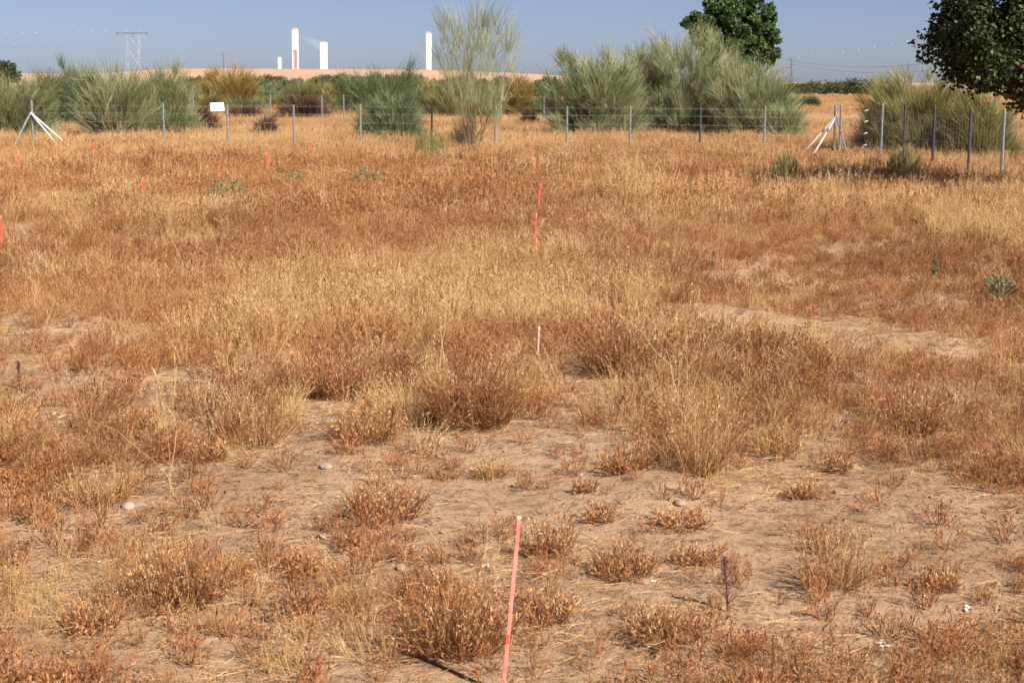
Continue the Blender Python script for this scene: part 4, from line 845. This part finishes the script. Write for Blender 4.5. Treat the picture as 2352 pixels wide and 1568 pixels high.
# ------------------------------------------------------------------ solar towers, far off
def tower(px, top_py, base_py, wpx, yd, lab, mk, style):
    b = at(px, base_py, yd); m = pxm(px, base_py, yd); H = (base_py-top_py)*m; w = wpx*m*.5; z0 = b[2]-12
    t = thing('solar_tower', (b[0], yd, z0), lab, 'tower', 'white solar towers on the horizon'); t.rotation_euler.z = R(-10); H += 12; d = w*.55
    def bx(name, lst, mm, par=None): V, Fq = boxes(lst); return obj(name, mesh('tower_'+name, V, Fq, mm), par or t)
    if style == 'lattice':
        sh = bx('shaft', [(-w, -w*.74, -d, d, 0, H*.52), (w*.74, w, -d, d, 0, H*.52), (-w*.74, w*.74, -d*.3, d*.3, 0, H*.52), (-w, w, -d, d, H*.52, H*.955)], M[mk])
        n = 9; z = np.linspace(8, H*.52, n+1); P = []
        for q in range(n): P += [[(-w*.74, -d*.7, z[q]), (w*.74, -d*.7, z[q+1])], [(w*.74, -d*.7, z[q]), (-w*.74, -d*.7, z[q+1])]]
        for q, p2 in enumerate(P): obj('lattice_bar', tube_mesh('lattice_bar', p2, w*.11, M['lattice'], 4), sh)
        bx('receiver', [(w+.02, w*1.07, -d*.8, d*.8, H*.76, H*.92)], M['recv'], sh)
    elif style == 'block':
        bx('shaft', [(-w, w, -d, d, 0, H*.68)], M[mk]); sh = bx('head', [(-w*.97, w*1.03, -d*1.1, d*1.02, H*.682, H*.965)], M[mk]); bx('receiver', [(w*1.03+.02, w*1.09, -d*.7, d*.7, H*.74, H*.9)], M['recv'], sh)
    else:
        sh = bx('shaft', [(-w, w, -d, d, 0, H*.955)], M[mk]); bx('receiver', [(w+.02, w*1.06, -d*.8, d*.8, H*.62, H*.93)], M['recv'], sh)
    bx('cap', [(-w*.93, w*.93, -d*.95, d*.95, H*.957, H*.985), (-w*.6, w*.2, -d*.6, d*.6, H*.985, H)], M['cap'])
    return t
tower(679, 66, 163, 12.5, 6123, 'tall slim tower with lattice lower half, second from the left', 'conc', 'lattice')
tower(744, 97, 163, 14.5, 6318, 'shorter broad block-like tower, third from the left', 'conc', 'block')
tower(985, 75, 168, 11, 6026, 'tall cream tower standing alone left of the wispy broom', 'concw', 'plain')
tower(642.5, 131, 163, 6.5, 6998, 'smallest and farthest tower, leftmost on the horizon', 'conc', 'plain')
def beam(px0, py0, px1, py1, r1px, yd, lab):
    a, b = at(px0, py0, yd), at(px1, py1, yd-80); m = pxm(px0, py0, yd); P = np.linspace(a, b, 6)[None]
    V, Fq = tubes(P, np.linspace(1.5*m, r1px*m, 6)[None], 14); mt = bpy.data.materials.new('beam_air'); mt.use_nodes = True; n, l = mt.node_tree.nodes, mt.node_tree.links
    n.remove(n['Principled BSDF']); v = n.new('ShaderNodeVolumePrincipled'); v.inputs['Density'].default_value = .0032; v.inputs['Color'].default_value = (1, 1, 1, 1); v.inputs['Anisotropy'].default_value = -.35
    l.new(v.outputs[0], n['Material Output'].inputs['Volume']); tag(obj('glowing_haze', mesh('glowing_haze', V, Fq, mt)), lab, kind='stuff')
beam(687, 83, 738, 106, 13, 6104, 'faint pale streak of lit haze beside the lattice tower')
beam(992, 93, 1030, 114, 13, 6006, 'faint pale streak of lit haze beside the lone cream tower')

# ------------------------------------------------------------------ pylons, poles and lines
yy = 480.0*KD; m = pxm(305, 120, yy); b = at(305, 170, yy); t = thing('pylon', (b[0], yy, b[2]), 'wide H-shaped lattice pylon above the left brooms', 'pylon')
def pp(px, py, dy=0): q_ = at(px, py, yy); return (q_[0]-b[0], dy, q_[2]-b[2])
for s, name in ((-1, 'leg'), (1, 'leg')):
    x0, x1 = 305+s*14, 305+s*22
    bars = []
    for e in (-3, 3): bars.append([pp(x1*.0+305+s*13+e*1.1, 178), pp(305+s*14+e*.6, 76)])
    zz = np.linspace(178, 76, 9)
    for q in range(8): e = 3.2-1.3*q/8; bars.append([pp(305+s*13.3-e*(1 if q % 2 else -1), zz[q]), pp(305+s*13.5+e*(1 if q % 2 else -1), zz[q+1])])
    V, Fq = tubes(np.array(bars), np.full((len(bars), 2), .11), 4); obj('leg', mesh('pylon_leg', V, Fq, M['pylon']), t)
    obj('peak', tube_mesh('pylon_peak', [pp(305+s*15, 76), pp(305+s*15, 67)], [.22, .08], M['pylon'], 4), t)
for pa, pb in (((293,150),(318,112)), ((318,150),(293,112)), ((293,112),(318,80)), ((318,112),(293,80))): obj('cross_brace', tube_mesh('pylon_brace', [pp(*pa), pp(*pb)], .10, M['pylon'], 4), t)
V, Fq = boxes([(pp(266,77)[0], pp(340,77)[0], -.3, .3, pp(305,77.5)[2], pp(305,75.5)[2])]); arm_ = obj('crossarm', mesh('pylon_arm', V, Fq, M['pylond']), t)
for px in (269, 304, 338): obj('insulator', tube_mesh('insulator', [pp(px, 77.6), pp(px, 80)], .35, M['pylond'], 6), arm_)
def line_(name, a, b, sag, r, lab, mk='conductor', marks=0, n=24):
    tt = np.linspace(0, 1, n)[:, None]; P = np.array(a)[None]*(1-tt)+np.array(b)[None]*tt; P[:, 2] -= sag*4*(tt*(1-tt))[:, 0]
    t = thing(name, (0, 0, 0), lab, 'power line', 'overhead power lines'); obj('cable', tube_mesh('cable', P, r, M[mk], 4), t)
    for q in range(marks):
        u = (q+.5)/marks*.92; c = np.array(a)*(1-u)+np.array(b)*u; c[2] -= sag*4*u*(1-u); obj('bird_marker', tube_mesh('bird_marker', [c+[-.5, 0, .25], c, c+[.5, 0, -.25]], [.05, .11, .05], M['marker'], 5), t)
line_('power_line', at(-160, 88, 440*KD), at(269, 80, yy), 6.0, .08, 'lower of the two conductors running left from the pylon')
line_('power_line', at(-160, 80, 441*KD), at(304, 80, yy), 6.0, .08, 'upper of the two conductors running left from the pylon')
line_('power_line', at(-140, 70, 442*KD), at(290, 67, yy), 1.6, .03, 'marker dotted ground wire left of the pylon', marks=12)
yy2 = 380.0*KD; b2 = at(1818, 195, yy2); t = thing('lattice_mast', (b2[0], yy2, b2[2]), 'slim power mast with three short arms right of the poplar', 'pylon')
def p2(px, py): q_ = at(px, py, yy2); return (q_[0]-b2[0], 0, q_[2]-b2[2])
bars = []
zz = np.linspace(196, 136, 11)
for e in (-1, 1): bars.append([p2(1818+e*2.4, 196), p2(1818+e*.9, 134)])
for q in range(10): e = 2.4-1.4*q/10; bars.append([p2(1818-e*(1 if q % 2 else -1), zz[q]), p2(1818+e*(1 if q % 2 else -1), zz[q+1])])
V, Fq = tubes(np.array(bars), np.full((len(bars), 2), .10), 4); obj('shaft', mesh('mast_shaft', V, Fq, M['pylond']), t)
for pa, pb in (((1818,137),(1806,138.5)), ((1818,148),(1831,149.5)), ((1818,154),(1805,155.5))): obj('arm', tube_mesh('mast_arm', [p2(*pa), p2(*pb)], [.22, .12], M['pylond'], 4), t)
line_('power_line', at(1831, 149, yy2), at(2420, 100, 330*KD), 7, .10, 'lowest wire leaving the slim mast to the right')
line_('power_line', at(1806, 138, yy2), at(2420, 80, 330*KD), 7, .10, 'middle wire leaving the slim mast to the right')
line_('power_line', at(1818, 134, yy2+40), at(2420, 22, 330*KD), 2, .02, 'marker dotted upper wire at the right of the sky', marks=14)
p = at(514, 165, 505); t = thing('utility_pole', (p[0], 505, p[2]-2), 'single thin dark pole behind the ochre broom', 'pole'); Hp = 43*pxm(514, 140, 505)+2
obj('pole', tube_mesh('utility_pole', [[0, 0, 0], [0, 0, Hp*.5], [0, 0, Hp]], [.2, .17, .13], M['pylond'], 6), t); obj('crossarm', tube_mesh('pole_arm', [[-.7, 0, Hp-.5], [.7, 0, Hp-.5]], .07, M['pylond'], 4), t)
